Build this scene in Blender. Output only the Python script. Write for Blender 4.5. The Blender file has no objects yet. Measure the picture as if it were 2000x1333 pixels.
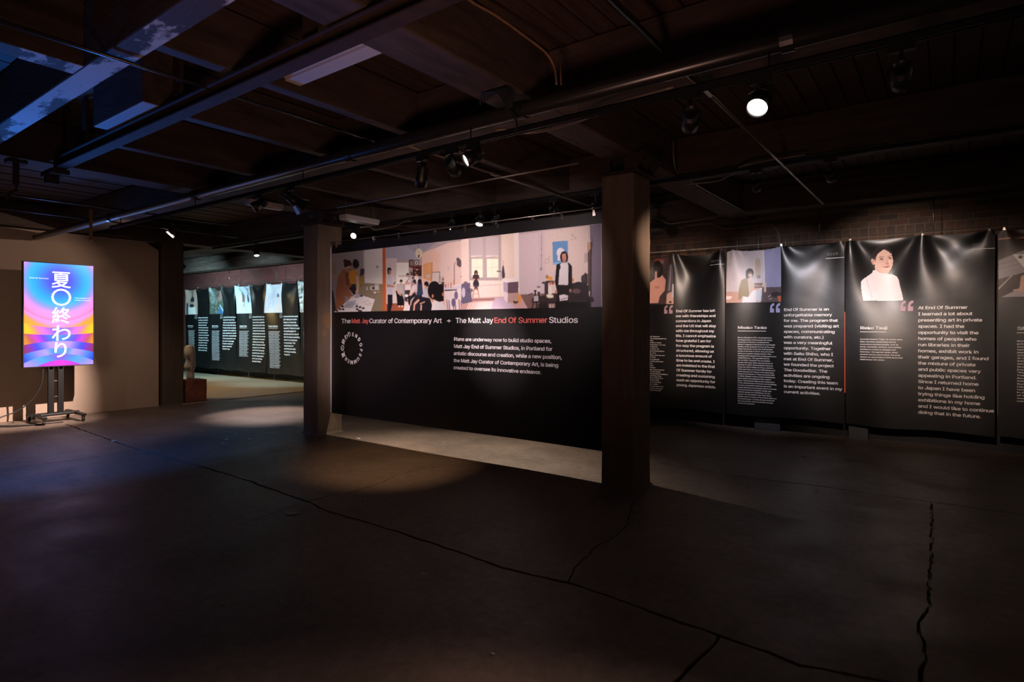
import bpy, bmesh, math, random, os
import numpy as np
from mathutils import Vector, Matrix, Quaternion
random.seed(7)
rng = np.random.default_rng(7)
C = bpy.context.scene.collection
SC = bpy.context.scene

# ------------------------------------------------------------------ camera, world, exposure
F = 1158.0                                  # focal length in pixels of a 2000 px wide frame
AZ = math.atan2(850.0, F)
CA, SA = math.cos(AZ), math.sin(AZ)
EYE = 1.5
cam = bpy.data.cameras.new('camera')
cam.sensor_width = 36.0
cam.lens = 36.0 * F / 2000.0
cam.shift_y = -(666.5 - 634.0) / 2000.0
cam.clip_start = 0.05; cam.clip_end = 200
camo = bpy.data.objects.new('camera', cam); C.objects.link(camo)
camo.location = (0, 0, EYE); camo.rotation_euler = (math.pi/2, 0, AZ)
SC.camera = camo

w = bpy.data.worlds.new('world'); SC.world = w; w.use_nodes = True
bgn = w.node_tree.nodes['Background']
bgn.inputs[0].default_value = (0.55, 0.45, 0.40, 1); bgn.inputs[1].default_value = 0.006
SC.view_settings.view_transform = 'Standard'; SC.view_settings.look = 'None'
SC.view_settings.exposure = 0.0; SC.view_settings.gamma = 1.0
SC.view_settings.use_curve_mapping = False
try:
    SC.cycles.use_denoising = True
    SC.cycles.sample_clamp_indirect = 3.0
    SC.cycles.max_bounces = 6
    SC.cycles.caustics_reflective = False
    SC.cycles.caustics_refractive = False
except Exception: pass

def lamp(name, typ, loc, aim, energy, color, size=0.05, angle=60, blend=0.5, parent=None):
    l = bpy.data.lights.new(name, typ); l.energy = energy; l.color = color
    if typ == 'SPOT':
        l.spot_size = math.radians(angle); l.spot_blend = blend; l.shadow_soft_size = size
    elif typ == 'AREA':
        l.shape = 'DISK'; l.size = size
        try: l.spread = math.radians(angle)
        except Exception: pass
    else: l.shadow_soft_size = size
    o = bpy.data.objects.new(name, l); C.objects.link(o)
    d = (Vector(aim) - Vector(loc)).normalized()
    o.location = loc; o.rotation_mode = 'QUATERNION'; o.rotation_quaternion = d.to_track_quat('-Z', 'Y')
    return o

WARM = (1.0, 0.74, 0.60); WHITE = (1.0, 0.84, 0.78); PINK = (1.0, 0.79, 0.78); AMBER = (1.0, 0.62, 0.33)
BLUE = (0.03, 0.23, 1.0); TEAL = (0.45, 0.85, 1.0)
# added blue lamps without fixtures: one tints the roof timbers, one the floor
lamp('blue_timber_fill', 'SPOT', (-8.9, 1.25, .45), (-4.7, 1.6, 3.0), 620, BLUE, 0.03, 32, 0.8)
lamp('blue_floor_fill', 'SPOT', (-6.3, -0.6, 2.7), (-7.7, 2.4, 0), 520, BLUE, 0.1, 44, 1.0)
lamp('screen_glow', 'SPOT', (-11.02, 3.1, 1.75), (-7.6, 2.95, 3.0), 60, (.06,.27,1), 0.2, 62, 0.9)      # added lamp boosting the blue the lit screen throws along the pipes
# added fill lamps without fixtures, lifting the hall, the girder and the beige wall
lamp('fill_light', 'AREA', (-1.5, -3.6, 2.9), (-2.2, 3.0, 1.0), 2.5, (1.0, 0.62, 0.45), 1.2, 170)
lamp('fill_light', 'AREA', (3.6, 2.6, 2.7), (-2.2, 7.2, 2.2), 6, (1.0, 0.72, 0.52), 1.0, 170)
lamp('fill_light', 'AREA', (-.6, .1, 0.35), (-2.7, 2.9, 3.4), 8, (1.0, 0.52, 0.40), .6, 84)
lamp('wall_fill', 'SPOT', (-5.2, -1.6, 2.1), (-11.7, 3.4, 1.4), 290, (1.0, 0.66, 0.48), 1.3, 38, .9)  # added soft fill for the beige wall, no such fixture

# ------------------------------------------------------------------ measuring helpers
def ray(px):
    c = (px - 1000.0) / F
    return (-SA + CA*c, CA + SA*c)
def on_floor(px, py):
    t = EYE * F / (py - 634.0); dx, dy = ray(px)
    return (dx*t, dy*t)
def on_y(px, py, Y):
    dx, dy = ray(px); t = Y/dy
    return (dx*t, EYE + (634.0-py)/F*t)
def at_z(px, py, z):
    t = (z-EYE)*F/(634.0-py); dx, dy = ray(px)
    return (dx*t, dy*t, z)

# ------------------------------------------------------------------ materials
def s2l(v):
    v = np.asarray(v, dtype=float)/255.0
    return np.where(v <= 0.04045, v/12.92, ((v+0.055)/1.055)**2.4)
def mat(name, color, rough=0.6, metal=0.0, noise=None, bump=None, emis=None, spec=0.5, coat=0, stretch=None, vcol=False):
    m = bpy.data.materials.new(name); m.use_nodes = True
    nt = m.node_tree; b = nt.nodes['Principled BSDF']
    b.inputs['Base Color'].default_value = (*color, 1)
    b.inputs['Roughness'].default_value = rough; b.inputs['Metallic'].default_value = metal
    b.inputs['Specular IOR Level'].default_value = spec
    if coat: b.inputs['Coat Weight'].default_value = coat; b.inputs['Coat Roughness'].default_value = 0.25
    tc = None
    def coords():
        nonlocal tc
        if tc is None:
            t = nt.nodes.new('ShaderNodeTexCoord'); mp = nt.nodes.new('ShaderNodeMapping')
            nt.links.new(t.outputs['Object'], mp.inputs['Vector'])
            if stretch: mp.inputs['Scale'].default_value = stretch
            tc = mp.outputs['Vector']
        return tc
    if noise:
        sc, c2, lo, hi = noise
        n = nt.nodes.new('ShaderNodeTexNoise'); n.inputs['Scale'].default_value = sc
        n.inputs['Detail'].default_value = 8; n.inputs['Roughness'].default_value = 0.65
        nt.links.new(coords(), n.inputs['Vector'])
        r = nt.nodes.new('ShaderNodeValToRGB')
        r.color_ramp.elements[0].position = lo; r.color_ramp.elements[0].color = (*color, 1)
        r.color_ramp.elements[1].position = hi; r.color_ramp.elements[1].color = (*c2, 1)
        nt.links.new(n.outputs['Fac'], r.inputs['Fac']); nt.links.new(r.outputs['Color'], b.inputs['Base Color'])
    if bump:
        sc, st, dist = bump
        n = nt.nodes.new('ShaderNodeTexNoise'); n.inputs['Scale'].default_value = sc; n.inputs['Detail'].default_value = 6
        nt.links.new(coords(), n.inputs['Vector'])
        bp = nt.nodes.new('ShaderNodeBump'); bp.inputs['Strength'].default_value = st; bp.inputs['Distance'].default_value = dist
        nt.links.new(n.outputs['Fac'], bp.inputs['Height']); nt.links.new(bp.outputs['Normal'], b.inputs['Normal'])
    if emis:
        b.inputs['Emission Color'].default_value = (*emis[0], 1); b.inputs['Emission Strength'].default_value = emis[1]
    if vcol:
        a = nt.nodes.new('ShaderNodeVertexColor'); a.layer_name = 'print'
        if vcol == 'emit':
            nt.links.new(a.outputs['Color'], b.inputs['Emission Color']); b.inputs['Emission Strength'].default_value = 1.15
        else: nt.links.new(a.outputs['Color'], b.inputs['Base Color'])
    return m
M = {}
M['plank'] = mat('ceiling_boards', (.085,.05,.035), .7, noise=(3, (.035,.022,.017), .35, .7), stretch=(6,.6,6), bump=(30,.3,.004))
M['timber'] = mat('old_timber', (.10,.066,.05), .75, noise=(2.5, (.035,.024,.018), .35, .7), stretch=(5,.8,5), bump=(18,.4,.006))
M['timber_x'] = mat('old_timber_across', (.10,.066,.05), .75, noise=(2.5, (.035,.024,.018), .35, .7), stretch=(.8,5,5), bump=(18,.4,.006))
M['limewash'] = mat('flaking_limewashed_timber', (.62,.58,.58), .8, noise=(1.3, (.07,.045,.035), .49, .53), stretch=(1,2,2), bump=(25,.5,.006))
M['limewash_full'] = mat('limewashed_timber', (.07,.045,.035), .8, noise=(1.6, (.50,.46,.46), .36, .40), stretch=(1,2,2), bump=(25,.5,.006))
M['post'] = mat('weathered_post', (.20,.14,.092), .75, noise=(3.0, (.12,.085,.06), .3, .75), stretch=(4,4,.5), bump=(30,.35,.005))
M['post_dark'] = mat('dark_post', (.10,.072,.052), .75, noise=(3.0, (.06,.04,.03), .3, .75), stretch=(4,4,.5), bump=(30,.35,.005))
M['rust'] = mat('rusty_stain', (.26,.13,.05), .8, noise=(20, (.20,.14,.08), .4, .7))
M['floor'] = mat('stained_concrete', (.235,.180,.146), .5, noise=(1.1, (.11,.084,.068), .30, .72), bump=(45,.25,.003), spec=.4)
nt = M['floor'].node_tree      # fine speckle and dirt on top of the large mottling
b = nt.nodes['Principled BSDF']; src = b.inputs['Base Color'].links[0].from_socket
tco = nt.nodes.new('ShaderNodeTexCoord')
n2 = nt.nodes.new('ShaderNodeTexNoise'); n2.inputs['Scale'].default_value = 14; n2.inputs['Detail'].default_value = 10; n2.inputs['Roughness'].default_value = .75
r2 = nt.nodes.new('ShaderNodeValToRGB'); r2.color_ramp.elements[0].position = .3; r2.color_ramp.elements[0].color = (.55,.52,.5,1)
r2.color_ramp.elements[1].position = .62; r2.color_ramp.elements[1].color = (1,1,1,1)
mx = nt.nodes.new('ShaderNodeMix'); mx.data_type = 'RGBA'; mx.blend_type = 'MULTIPLY'; mx.inputs['Factor'].default_value = 1
nt.links.new(tco.outputs['Object'], n2.inputs['Vector']); nt.links.new(n2.outputs['Fac'], r2.inputs['Fac'])
nt.links.new(src, mx.inputs['A']); nt.links.new(r2.outputs['Color'], mx.inputs['B']); nt.links.new(mx.outputs['Result'], b.inputs['Base Color'])
n3 = nt.nodes.new('ShaderNodeTexNoise'); n3.inputs['Scale'].default_value = 2.3; n3.inputs['Detail'].default_value = 6
m3 = nt.nodes.new('ShaderNodeMapRange'); m3.inputs['To Min'].default_value = .34; m3.inputs['To Max'].default_value = .66
nt.links.new(tco.outputs['Object'], n3.inputs['Vector']); nt.links.new(n3.outputs['Fac'], m3.inputs['Value']); nt.links.new(m3.outputs['Result'], b.inputs['Roughness'])
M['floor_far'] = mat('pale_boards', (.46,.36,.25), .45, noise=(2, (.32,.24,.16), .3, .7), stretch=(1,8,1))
M['patch'] = mat('pale_floor_coating', (.26,.24,.20), .6, noise=(6, (.20,.18,.15), .3, .7))
M['wall'] = mat('beige_plaster', (.42,.315,.245), .85, noise=(2, (.38,.285,.22), .3, .7), bump=(60,.1,.002))
M['brick'] = [mat('brick_%s' % n, c, .85, noise=(14, tuple(v*.62 for v in c), .3, .7), bump=(40,.4,.003)) for n, c in
              (('red',(.125,.062,.042)),('brown',(.105,.064,.044)),('dark',(.08,.05,.038)),('orange',(.15,.078,.048)))]
M['mortar'] = mat('mortar', (.15,.12,.085), .9, bump=(50,.4,.003))
M['farbrick'] = mat('distant_brick', (.16,.06,.05), .85)
nt = M['farbrick'].node_tree; bt = nt.nodes.new('ShaderNodeTexBrick'); bt.inputs['Scale'].default_value = 1
bt.inputs['Brick Width'].default_value = .22; bt.inputs['Row Height'].default_value = .075; bt.inputs['Mortar Size'].default_value = .008
bt.inputs['Color1'].default_value = (.22,.045,.04,1); bt.inputs['Color2'].default_value = (.15,.035,.03,1); bt.inputs['Mortar'].default_value = (.07,.05,.04,1)
tcc = nt.nodes.new('ShaderNodeTexCoord'); mpp = nt.nodes.new('ShaderNodeMapping'); mpp.inputs['Rotation'].default_value = (-math.pi/2,0,0)
nt.links.new(tcc.outputs['Object'], mpp.inputs['Vector']); nt.links.new(mpp.outputs['Vector'], bt.inputs['Vector'])
nt.links.new(bt.outputs['Color'], nt.nodes['Principled BSDF'].inputs['Base Color'])
M['vinyl'] = mat('black_vinyl', (.005,.0045,.0045), .46, noise=(1.5,(.007,.006,.006),.3,.7), spec=.55, bump=(9,.06,.01))
M['vinyl_folds'] = mat('black_banner_cloth', (.007,.0067,.007), .36, spec=.62, bump=(7,.12,.012))
M['print'] = mat('printed_picture', (.5,.5,.5), .42, vcol=True)
M['white_ink'] = mat('white_ink', (.86,.84,.84), .5)
M['cream_ink'] = mat('cream_ink', (.80,.76,.74), .5)
M['red_ink'] = mat('coral_red_ink', (.80,.17,.14), .5)
M['mauve_ink'] = mat('mauve_ink', (.50,.30,.36), .5)
M['lilac_ink'] = mat('lilac_ink', (.36,.36,.62), .5)
M['grey_ink'] = mat('grey_ink', (.20,.19,.18), .5)
M['black'] = mat('black_metal', (.007,.007,.008), .45, .0, spec=.6)
M['black_gloss'] = mat('black_pipe_paint', (.02,.019,.019), .28, .0, spec=.8)
M['iron'] = mat('rusty_iron', (.05,.026,.018), .85, .0, noise=(12,(.025,.015,.012),.35,.7))
M['steel'] = mat('galvanised_steel', (.42,.38,.34), .35, .9)
M['dull_steel'] = mat('dull_conduit', (.24,.20,.17), .5, .6)
M['clip'] = mat('nickel_clip', (.72,.66,.58), .22, 1.0)
M['white_metal'] = mat('white_enamel', (.52,.47,.45), .5)
M['rubber'] = mat('black_rubber', (.015,.015,.016), .7)
M['wood'] = mat('pale_wood', (.30,.17,.09), .7, noise=(5,(.2,.11,.06),.3,.7), stretch=(5,5,.8))
M['redwood'] = mat('rusted_pedestal', (.28,.085,.045), .7, noise=(7,(.13,.05,.035),.35,.65))
M['stone'] = mat('translucent_stone', (.62,.56,.50), .3, noise=(4,(.40,.34,.30),.35,.7), bump=(14,.3,.01))
M['screen'] = mat('led_screen', (.01,.01,.01), .3, vcol='emit')
M['screen_white'] = mat('screen_white', (.01,.01,.01), .4, emis=((1,.93,1), 1.5))
M['lens_on'] = mat('lit_lens', (1,1,1), .3, emis=((1,.93,.9), 9.0))
M['lens_dim'] = mat('dim_lens', (1,1,1), .3, emis=((1,.88,.78), 1.3))
M['lens_off'] = mat('dark_lens', (.05,.05,.06), .15)
M['tube'] = mat('white_diffuser', (.62,.58,.56), .5)
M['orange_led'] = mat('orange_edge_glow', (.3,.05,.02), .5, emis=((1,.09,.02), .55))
M['dust'] = mat('paper_scraps', (.45,.42,.38), .8)
M['grey_box'] = mat('grey_cabinet_paint', (.045,.045,.05), .6)
M['shade_dark'] = mat('shade_strip_black', (.02,.02,.022), .8)

# ------------------------------------------------------------------ object helpers
def link(name, me, m=None, parent=None):
    o = bpy.data.objects.new(name, me); C.objects.link(o)
    if m is not None: me.materials.append(m)
    if parent is not None: o.parent = parent
    return o
def from_bm(name, bm, m, parent=None, smooth=False):
    me = bpy.data.meshes.new(name); bm.to_mesh(me); bm.free()
    if smooth:
        for p in me.polygons: p.use_smooth = True
    return link(name, me, m, parent)
def empty(name, loc=(0,0,0), rz=0):
    o = bpy.data.objects.new(name, None); C.objects.link(o); o.location = loc; o.rotation_euler = (0,0,rz)
    o.empty_display_size = .1
    return o
def tag(o, label, cat, group=None):
    o['label'] = label; o['category'] = cat
    if group: o['group'] = group
    return o
def struct(o): o['kind'] = 'structure'; return o
def box(bm, x0,x1,y0,y1,z0,z1, jit=0):
    vs = []
    for z in (z0,z1):
        for x,y in ((x0,y0),(x1,y0),(x1,y1),(x0,y1)):
            vs.append(bm.verts.new((x+random.uniform(-jit,jit), y+random.uniform(-jit,jit), z+random.uniform(-jit,jit))))
    f = bm.faces.new
    f((vs[3],vs[2],vs[1],vs[0])); f(vs[4:8])
    for i in range(4):
        j=(i+1)%4; f((vs[i],vs[j],vs[4+j],vs[4+i]))
    return vs
def tube(bm, pts, r, seg=8, cap=True):
    pts = [Vector(p) for p in pts]; rings = []
    up = Vector((0,0,1))
    n = len(pts)
    for i,p in enumerate(pts):
        d = ((pts[min(i+1,n-1)]-pts[max(i-1,0)])).normalized()
        a = up.cross(d)
        if a.length < 1e-3: a = Vector((1,0,0)).cross(d)
        a.normalize(); b_ = d.cross(a).normalized()
        rr = r[i] if isinstance(r,(list,tuple)) else r
        rings.append([bm.verts.new(p + a*math.cos(2*math.pi*k/seg)*rr + b_*math.sin(2*math.pi*k/seg)*rr) for k in range(seg)])
    for i in range(n-1):
        for k in range(seg):
            bm.faces.new((rings[i][k], rings[i][(k+1)%seg], rings[i+1][(k+1)%seg], rings[i+1][k]))
    if cap:
        bm.faces.new(rings[0][::-1]); bm.faces.new(rings[-1])
def lathe(bm, prof, seg=16, axis_off=(0,0,0)):
    rings=[]
    ox,oy,oz = axis_off
    for r,z in prof:
        if r < 1e-6: rings.append([bm.verts.new((ox,oy,oz+z))])
        else: rings.append([bm.verts.new((ox+r*math.cos(2*math.pi*k/seg), oy+r*math.sin(2*math.pi*k/seg), oz+z)) for k in range(seg)])
    for a,b_ in zip(rings, rings[1:]):
        for k in range(seg):
            j=(k+1)%seg
            if len(a)==1: bm.faces.new((a[0], b_[k], b_[j]))
            elif len(b_)==1: bm.faces.new((a[k], a[j], b_[0]))
            else: bm.faces.new((a[k],a[j],b_[j],b_[k]))
def smooth_path(pts, n=6):
    pts = [Vector(p) for p in pts]; out=[]
    P = [pts[0]]+pts+[pts[-1]]
    for i in range(1,len(P)-2):
        for k in range(n):
            t=k/n; p0,p1,p2,p3=P[i-1],P[i],P[i+1],P[i+2]
            out.append(.5*((2*p1)+(-p0+p2)*t+(2*p0-5*p1+4*p2-p3)*t*t+(-p0+3*p1-3*p2+p3)*t**3))
    out.append(pts[-1]); return out
def bevel(o, wdt=.006, seg=2):
    md = o.modifiers.new('bevel','BEVEL'); md.width = wdt; md.segments = seg; md.limit_method='ANGLE'; return o

# ------------------------------------------------------------------ floor with real joints and cracks
def jag(pts, amp, step=.07):
    out=[]
    for (x0,y0),(x1,y1) in zip(pts,pts[1:]):
        L = math.hypot(x1-x0,y1-y0); n=max(1,int(L/step))
        for k in range(n):
            t=k/n; nx,ny=-(y1-y0)/L,(x1-x0)/L; j=random.uniform(-amp,amp)
            out.append((x0+(x1-x0)*t+nx*j, y0+(y1-y0)*t+ny*j))
    out.append(pts[-1]); return out
def groove(name, pix, wid, amp, step=.07):
    pts = jag([on_floor(*p) for p in pix], amp, step)
    bm = bmesh.new(); L=[];R=[]
    n=len(pts)
    for i,(x,y) in enumerate(pts):
        a=pts[max(i-1,0)]; b_=pts[min(i+1,n-1)]
        dx,dy=b_[0]-a[0],b_[1]-a[1]; l=math.hypot(dx,dy) or 1; nx,ny=-dy/l,dx/l
        ww = 1.35*wid*random.uniform(.7,1.3)/2
        L.append((x+nx*ww,y+ny*ww)); R.append((x-nx*ww,y-ny*ww))
    top=[[bm.verts.new((*p,.02)) for p in S] for S in (L,R)]; bot=[[bm.verts.new((*p,-.03)) for p in S] for S in (L,R)]
    for i in range(n-1):
        bm.faces.new((top[0][i],top[1][i],top[1][i+1],top[0][i+1]))
        bm.faces.new((bot[0][i],bot[0][i+1],bot[1][i+1],bot[1][i]))
        bm.faces.new((top[0][i],top[0][i+1],bot[0][i+1],bot[0][i]))
        bm.faces.new((top[1][i],bot[1][i],bot[1][i+1],top[1][i+1]))
    bm.faces.new((top[0][0],bot[0][0],bot[1][0],top[1][0])); bm.faces.new((top[0][-1],top[1][-1],bot[1][-1],bot[0][-1]))
    bmesh.ops.recalc_face_normals(bm, faces=bm.faces)
    me=bpy.data.meshes.new(name); bm.to_mesh(me); bm.free()
    return bpy.data.objects.new(name, me)
bm = bmesh.new(); box(bm, -11.55, 5.5, -4.0, 9.1, -.12, 0)
floor = from_bm('floor', bm, M['floor']); struct(floor)
cuts = [
 groove('a', [(130,829),(190,851),(270,879),(380,908),(480,938),(560,966),(600,981)], .018, .010),
 groove('b', [(600,979.5),(640,1000),(700,1016),(800,1047),(900,1081),(1000,1115),(1110,1140),(1180,1161),(1300,1206),(1404,1242),(1500,1276),(1560,1300),(1655,1318),(1760,1338),(1860,1372)], .016, .007),
 groove('c', [(-60,928),(80,907),(180,894),(268,881)], .008, .004),
 groove('d', [(596,980),(640,970),(690,961),(740,945),(775,927),(830,916),(905,903)], .008, .016),
 groove('e', [(1240,978),(1228,1000),(1229,1024),(1200,1050),(1170,1062),(1148,1084),(1125,1110),(1109,1138)], .008, .012),
 groove('f', [(1281,903),(1450,932),(1600,950),(1820,981),(2060,1014)], .010, .003),
 groove('g', [(1820,984),(1820,1060),(1815,1130),(1814,1190),(1795,1215),(1797,1240),(1806,1262),(1806,1285),(1800,1310),(1801,1350)], .012, .006, .04),
 groove('h', [(1406,1244),(1380,1272),(1350,1305),(1300,1350),(1230,1420)], .014, .008),
 groove('i', [(590,983),(540,1000),(480,1022),(440,1036)], .005, .01),
]
for c_ in cuts:
    C.objects.link(c_)
    md = floor.modifiers.new('cut','BOOLEAN'); md.operation='DIFFERENCE'; md.object=c_; md.solver='EXACT'
dg = bpy.context.evaluated_depsgraph_get()
fm = bpy.data.meshes.new_from_object(floor.evaluated_get(dg))
floor.modifiers.clear(); old = floor.data; floor.data = fm
for c_ in cuts: bpy.data.objects.remove(c_)
bm = bmesh.new(); box(bm, -26, -11.55, -4, 5.3, -.12, 0)
struct(from_bm('floor', bm, M['floor']))
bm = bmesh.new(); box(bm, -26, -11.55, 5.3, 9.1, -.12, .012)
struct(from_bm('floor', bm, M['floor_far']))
# metal survey disc set in the floor
x,y = on_floor(571,1003)
bm=bmesh.new(); lathe(bm,[(0,.004),(.035,.004),(.038,.007),(.05,.007),(.053,.001)],24)
d=from_bm('floor_medallion',bm,M['dull_steel']); d.location=(x,y,0)
tag(d,'small round metal disc set in the concrete floor below the joint crossing','disc')

# ------------------------------------------------------------------ ceiling, girders, beams
ZC, ZB = 3.42, 3.02
bm=bmesh.new(); box(bm,-26,5.5,-4,9.3,ZC+.04,ZC+.16); ceiling=from_bm('ceiling',bm,M['timber']); struct(ceiling)
pw=.147
x=-12.3; plank_meshes=[]
for k in range(4):
    bm=bmesh.new(); box(bm,0,pw-.011,-4,9.1,0,.035); me=bpy.data.meshes.new('plank'); bm.to_mesh(me); bm.free(); me.materials.append(M['plank']); plank_meshes.append(me)
while x<4.6:
    o=link('plank',random.choice(plank_meshes),None,ceiling); o.location=(x,0,ZC+random.uniform(-.005,.007)); x+=pw
bm=bmesh.new()
x=-25.8
while x<-12.4: box(bm,x,x+pw-.01,-4,9.1,ZC,ZC+.035); x+=pw
o=from_bm('plank',bm,M['plank'],ceiling); o['kind']='stuff'
GX=[(-11.95,-11.6),(-7.15,-6.82),(-2.56,-2.24),(2.2,2.55)]
gl=['heavy timber girder above the beige wall end','heavy timber girder running over the post left of the wide banner','heavy timber girder running over the post right of the wide banner','heavy timber girder at the far right of the ceiling']
for (a,b_),l in zip(GX,gl):
    bm=bmesh.new(); box(bm,a,b_,-4,9.05,ZB,ZC-.01); bmesh.ops.subdivide_edges(bm,edges=bm.edges[:],cuts=2)
    o=bevel(from_bm('girder',bm,M['timber']),.012); tag(o,l,'beam','ceiling girders')
spans=[(-19.5,-11.95),(-11.6,-7.15),(-6.82,-2.56),(-2.24,2.2)]
sn=['beyond the beige wall','above the lit screen','above the wide banner','at the right of the ceiling']
rows=[(1.33,1.48,'nearest the camera'),(3.48,3.8,'just behind the long black pipe'),(5.9,6.22,'over the middle light track'),(8.35,8.68,'closest to the brick wall')]
for i,(a,b_) in enumerate(spans):
    for j,(y0,y1,rn) in enumerate(rows):
        bm=bmesh.new(); box(bm,a,b_,y0,y1,ZB,ZC-.01)
        m_ = M['limewash'] if (j==0 and i in (1,2)) else M['timber_x']
        o=bevel(from_bm('cross_beam',bm,m_),.012); tag(o,'timber cross beam %s, %s'%(sn[i],rn),'beam','cross beams between the girders')
        if m_ is M['limewash']:
            o.data.materials.clear(); o.data.materials.append(M['timber_x']); o.data.materials.append(M['limewash'])
            for p in o.data.polygons: p.material_index=1 if p.normal.z<-.5 else 0
        if j==3:   # ledger strip under the boards
            bm=bmesh.new(); box(bm,a,b_,y0-.05,y0-.001,ZB+.2,ZB+.27); from_bm('ledger_strip',bm,M['timber_x'],o)
# short white-washed beam piece near the camera
bm=bmesh.new(); box(bm,-5.30,-4.42,1.77,2.02,ZB,ZC-.01); o=bevel(from_bm('beam_stub',bm,M['limewash_full']),.01)
o.data.materials.clear(); o.data.materials.append(M['timber_x']); o.data.materials.append(M['limewash_full'])
for p in o.data.polygons: p.material_index=1 if p.normal.z<-.5 else 0
tag(o,'short limewashed beam stub lit blue beside the old iron rail','beam')
bm=bmesh.new(); box(bm,-4.28,-4.10,-1.0,1.325,ZB,ZC-.01); o=bevel(from_bm('joist',bm,M['limewash']),.006); o.data.materials.clear(); o.data.materials.append(M['timber']); o.data.materials.append(M['limewash'])
for p in o.data.polygons: p.material_index=1 if p.normal.z<-.5 else 0
tag(o,'flaking limewashed joist at the upper left corner','joist','light joists')
# light joists running away from the camera
jl=['thin joist just left of the white fluorescent fixture','thin joist second left of the white fluorescent fixture','thin joist nearest the blue-lit girder']
for xx,l in zip((-3.56,-4.62,-5.83),jl):
    for n,(y0,y1,s_) in enumerate(((1.48 if xx>-4 else 2.05,3.48,', near bay'),(3.8,5.9,', far bay'))):
        bm=bmesh.new(); box(bm,xx-.05,xx+.05,y0,y1,ZB+.03,ZC-.01); o=bevel(from_bm('joist',bm,M['timber']),.006); tag(o,l+s_,'joist','light joists')

# ------------------------------------------------------------------ posts
def post(x0,x1,y0,y1,label,m,cap=True,mold=.0):
    r=empty('post',((x0+x1)/2,(y0+y1)/2,0)); tag(r,label,'post','timber posts')
    hx,hy=(x1-x0)/2,(y1-y0)/2; top=2.86 if cap else ZB-.002
    bm=bmesh.new(); box(bm,-hx,hx,-hy,hy,0,top)
    bmesh.ops.bisect_plane(bm,geom=bm.verts[:]+bm.edges[:]+bm.faces[:],plane_co=(0,0,.03),plane_no=(0,0,1))
    for k in range(1,24): bmesh.ops.bisect_plane(bm,geom=bm.verts[:]+bm.edges[:]+bm.faces[:],plane_co=(0,0,top*k/24),plane_no=(0,0,1))
    for v in bm.verts:
        if .02<v.co.z<top-.05: v.co.x+=random.uniform(-.003,.003); v.co.y+=random.uniform(-.003,.003)
        if v.co.z<.01: v.co.x*=1.05; v.co.y*=1.05
    s=bevel(from_bm('shaft',bm,m,r),.018,2)
    if cap:
        bm=bmesh.new(); box(bm,-hx-.05,hx+.05,-hy-.02,hy+.02,2.862,2.875); box(bm,-hx-.11,hx+.11,-hy-.02,hy+.02,ZB-.02,ZB-.003)
        for yy in (-hy,0,hy-.02):
            for s_ in (-1,1):
                vs=[(s_*(hx-.09),2.875),(s_*(hx+.02),2.875),(s_*(hx+.10),ZB-.02),(s_*(hx-.09),ZB-.02)]
                A=[bm.verts.new((a,yy,z)) for a,z in vs]; B=[bm.verts.new((a,yy+.02,z)) for a,z in vs]
                bm.faces.new(A); bm.faces.new(B[::-1])
                for q in range(4): bm.faces.new((A[q],B[q],B[(q+1)%4],A[(q+1)%4]))
        bmesh.ops.recalc_face_normals(bm,faces=bm.faces)
        from_bm('iron_cap',bm,M['iron'],r)
    # ragged mortar skirt at the foot
    bm=bmesh.new(); n=28; ring=[]; 
    per=[]
    for k in range(n):
        t=k/n*4; s_=int(t); f=t-s_
        cx=[(-1,-1),(1,-1),(1,1),(-1,1)]
        a,b_=cx[s_],cx[(s_+1)%4]; e=1.0+.0
        px,py=(a[0]+(b_[0]-a[0])*f)*(hx+.004),(a[1]+(b_[1]-a[1])*f)*(hy+.004)
        q=random.uniform(1.04,1.11); per.append(((px,py),(px*q,py*q)))
    I=[bm.verts.new((*p[0],random.uniform(.006,.035))) for p in per]; O=[bm.verts.new((*p[1],.001)) for p in per]
    for k in range(n): bm.faces.new((O[k],O[(k+1)%n],I[(k+1)%n],I[k]))
    from_bm('mortar_skirt',bm,m,r)
    return r
p1=post(-2.56,-2.24,4.87,5.25,'dark timber post standing at the right end of the wide studio banner',M['post'])
p2=post(-7.15,-6.82,4.88,5.28,'timber post with rust stains at the left end of the wide studio banner',M['post'])
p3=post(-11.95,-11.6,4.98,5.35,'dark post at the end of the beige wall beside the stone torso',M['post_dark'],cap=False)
bm=bmesh.new()
for (y,z,a,h) in ((-.05,1.55,.09,.12),(.06,1.48,.07,.05),(-.1,1.38,.05,.05)):
    n=14; vs=[bm.verts.new((0,y+a*math.cos(2*math.pi*k/n)*random.uniform(.7,1.1),z+h*math.sin(2*math.pi*k/n)*random.uniform(.7,1.1))) for k in range(n)]; bm.faces.new(vs)
o=from_bm('rust_stain',bm,M['rust'],p2); o.location=(.1715,0,0)

# ------------------------------------------------------------------ walls
bm=bmesh.new()      # beige wall with a chamfered top corner
prof=[(-4,0),(4.94,0),(4.94,2.86),(4.70,3.0),(-4,3.0)]
A=[bm.verts.new((-11.68,y,z)) for y,z in prof]; B=[bm.verts.new((-11.85,y,z)) for y,z in prof]
bm.faces.new(A); bm.faces.new(B[::-1])
for q in range(5): bm.faces.new((A[q],B[q],B[(q+1)%5],A[(q+1)%5]))
bmesh.ops.recalc_face_normals(bm,faces=bm.faces)
struct(from_bm('wall_left',bm,M['wall']))
bm=bmesh.new(); box(bm,-5.0,5.5,9.1,9.3,0,ZC); wb=from_bm('wall_back',bm,M['mortar']); struct(wb)
bm=bmesh.new(); box(bm,-26,-5.0,9.1,9.3,0,ZC); struct(from_bm('wall_back',bm,M['farbrick']))
bm=bmesh.new(); box(bm,-26.2,-26,-4,9.3,0,ZC); struct(from_bm('wall_left',bm,M['farbrick']))
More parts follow.
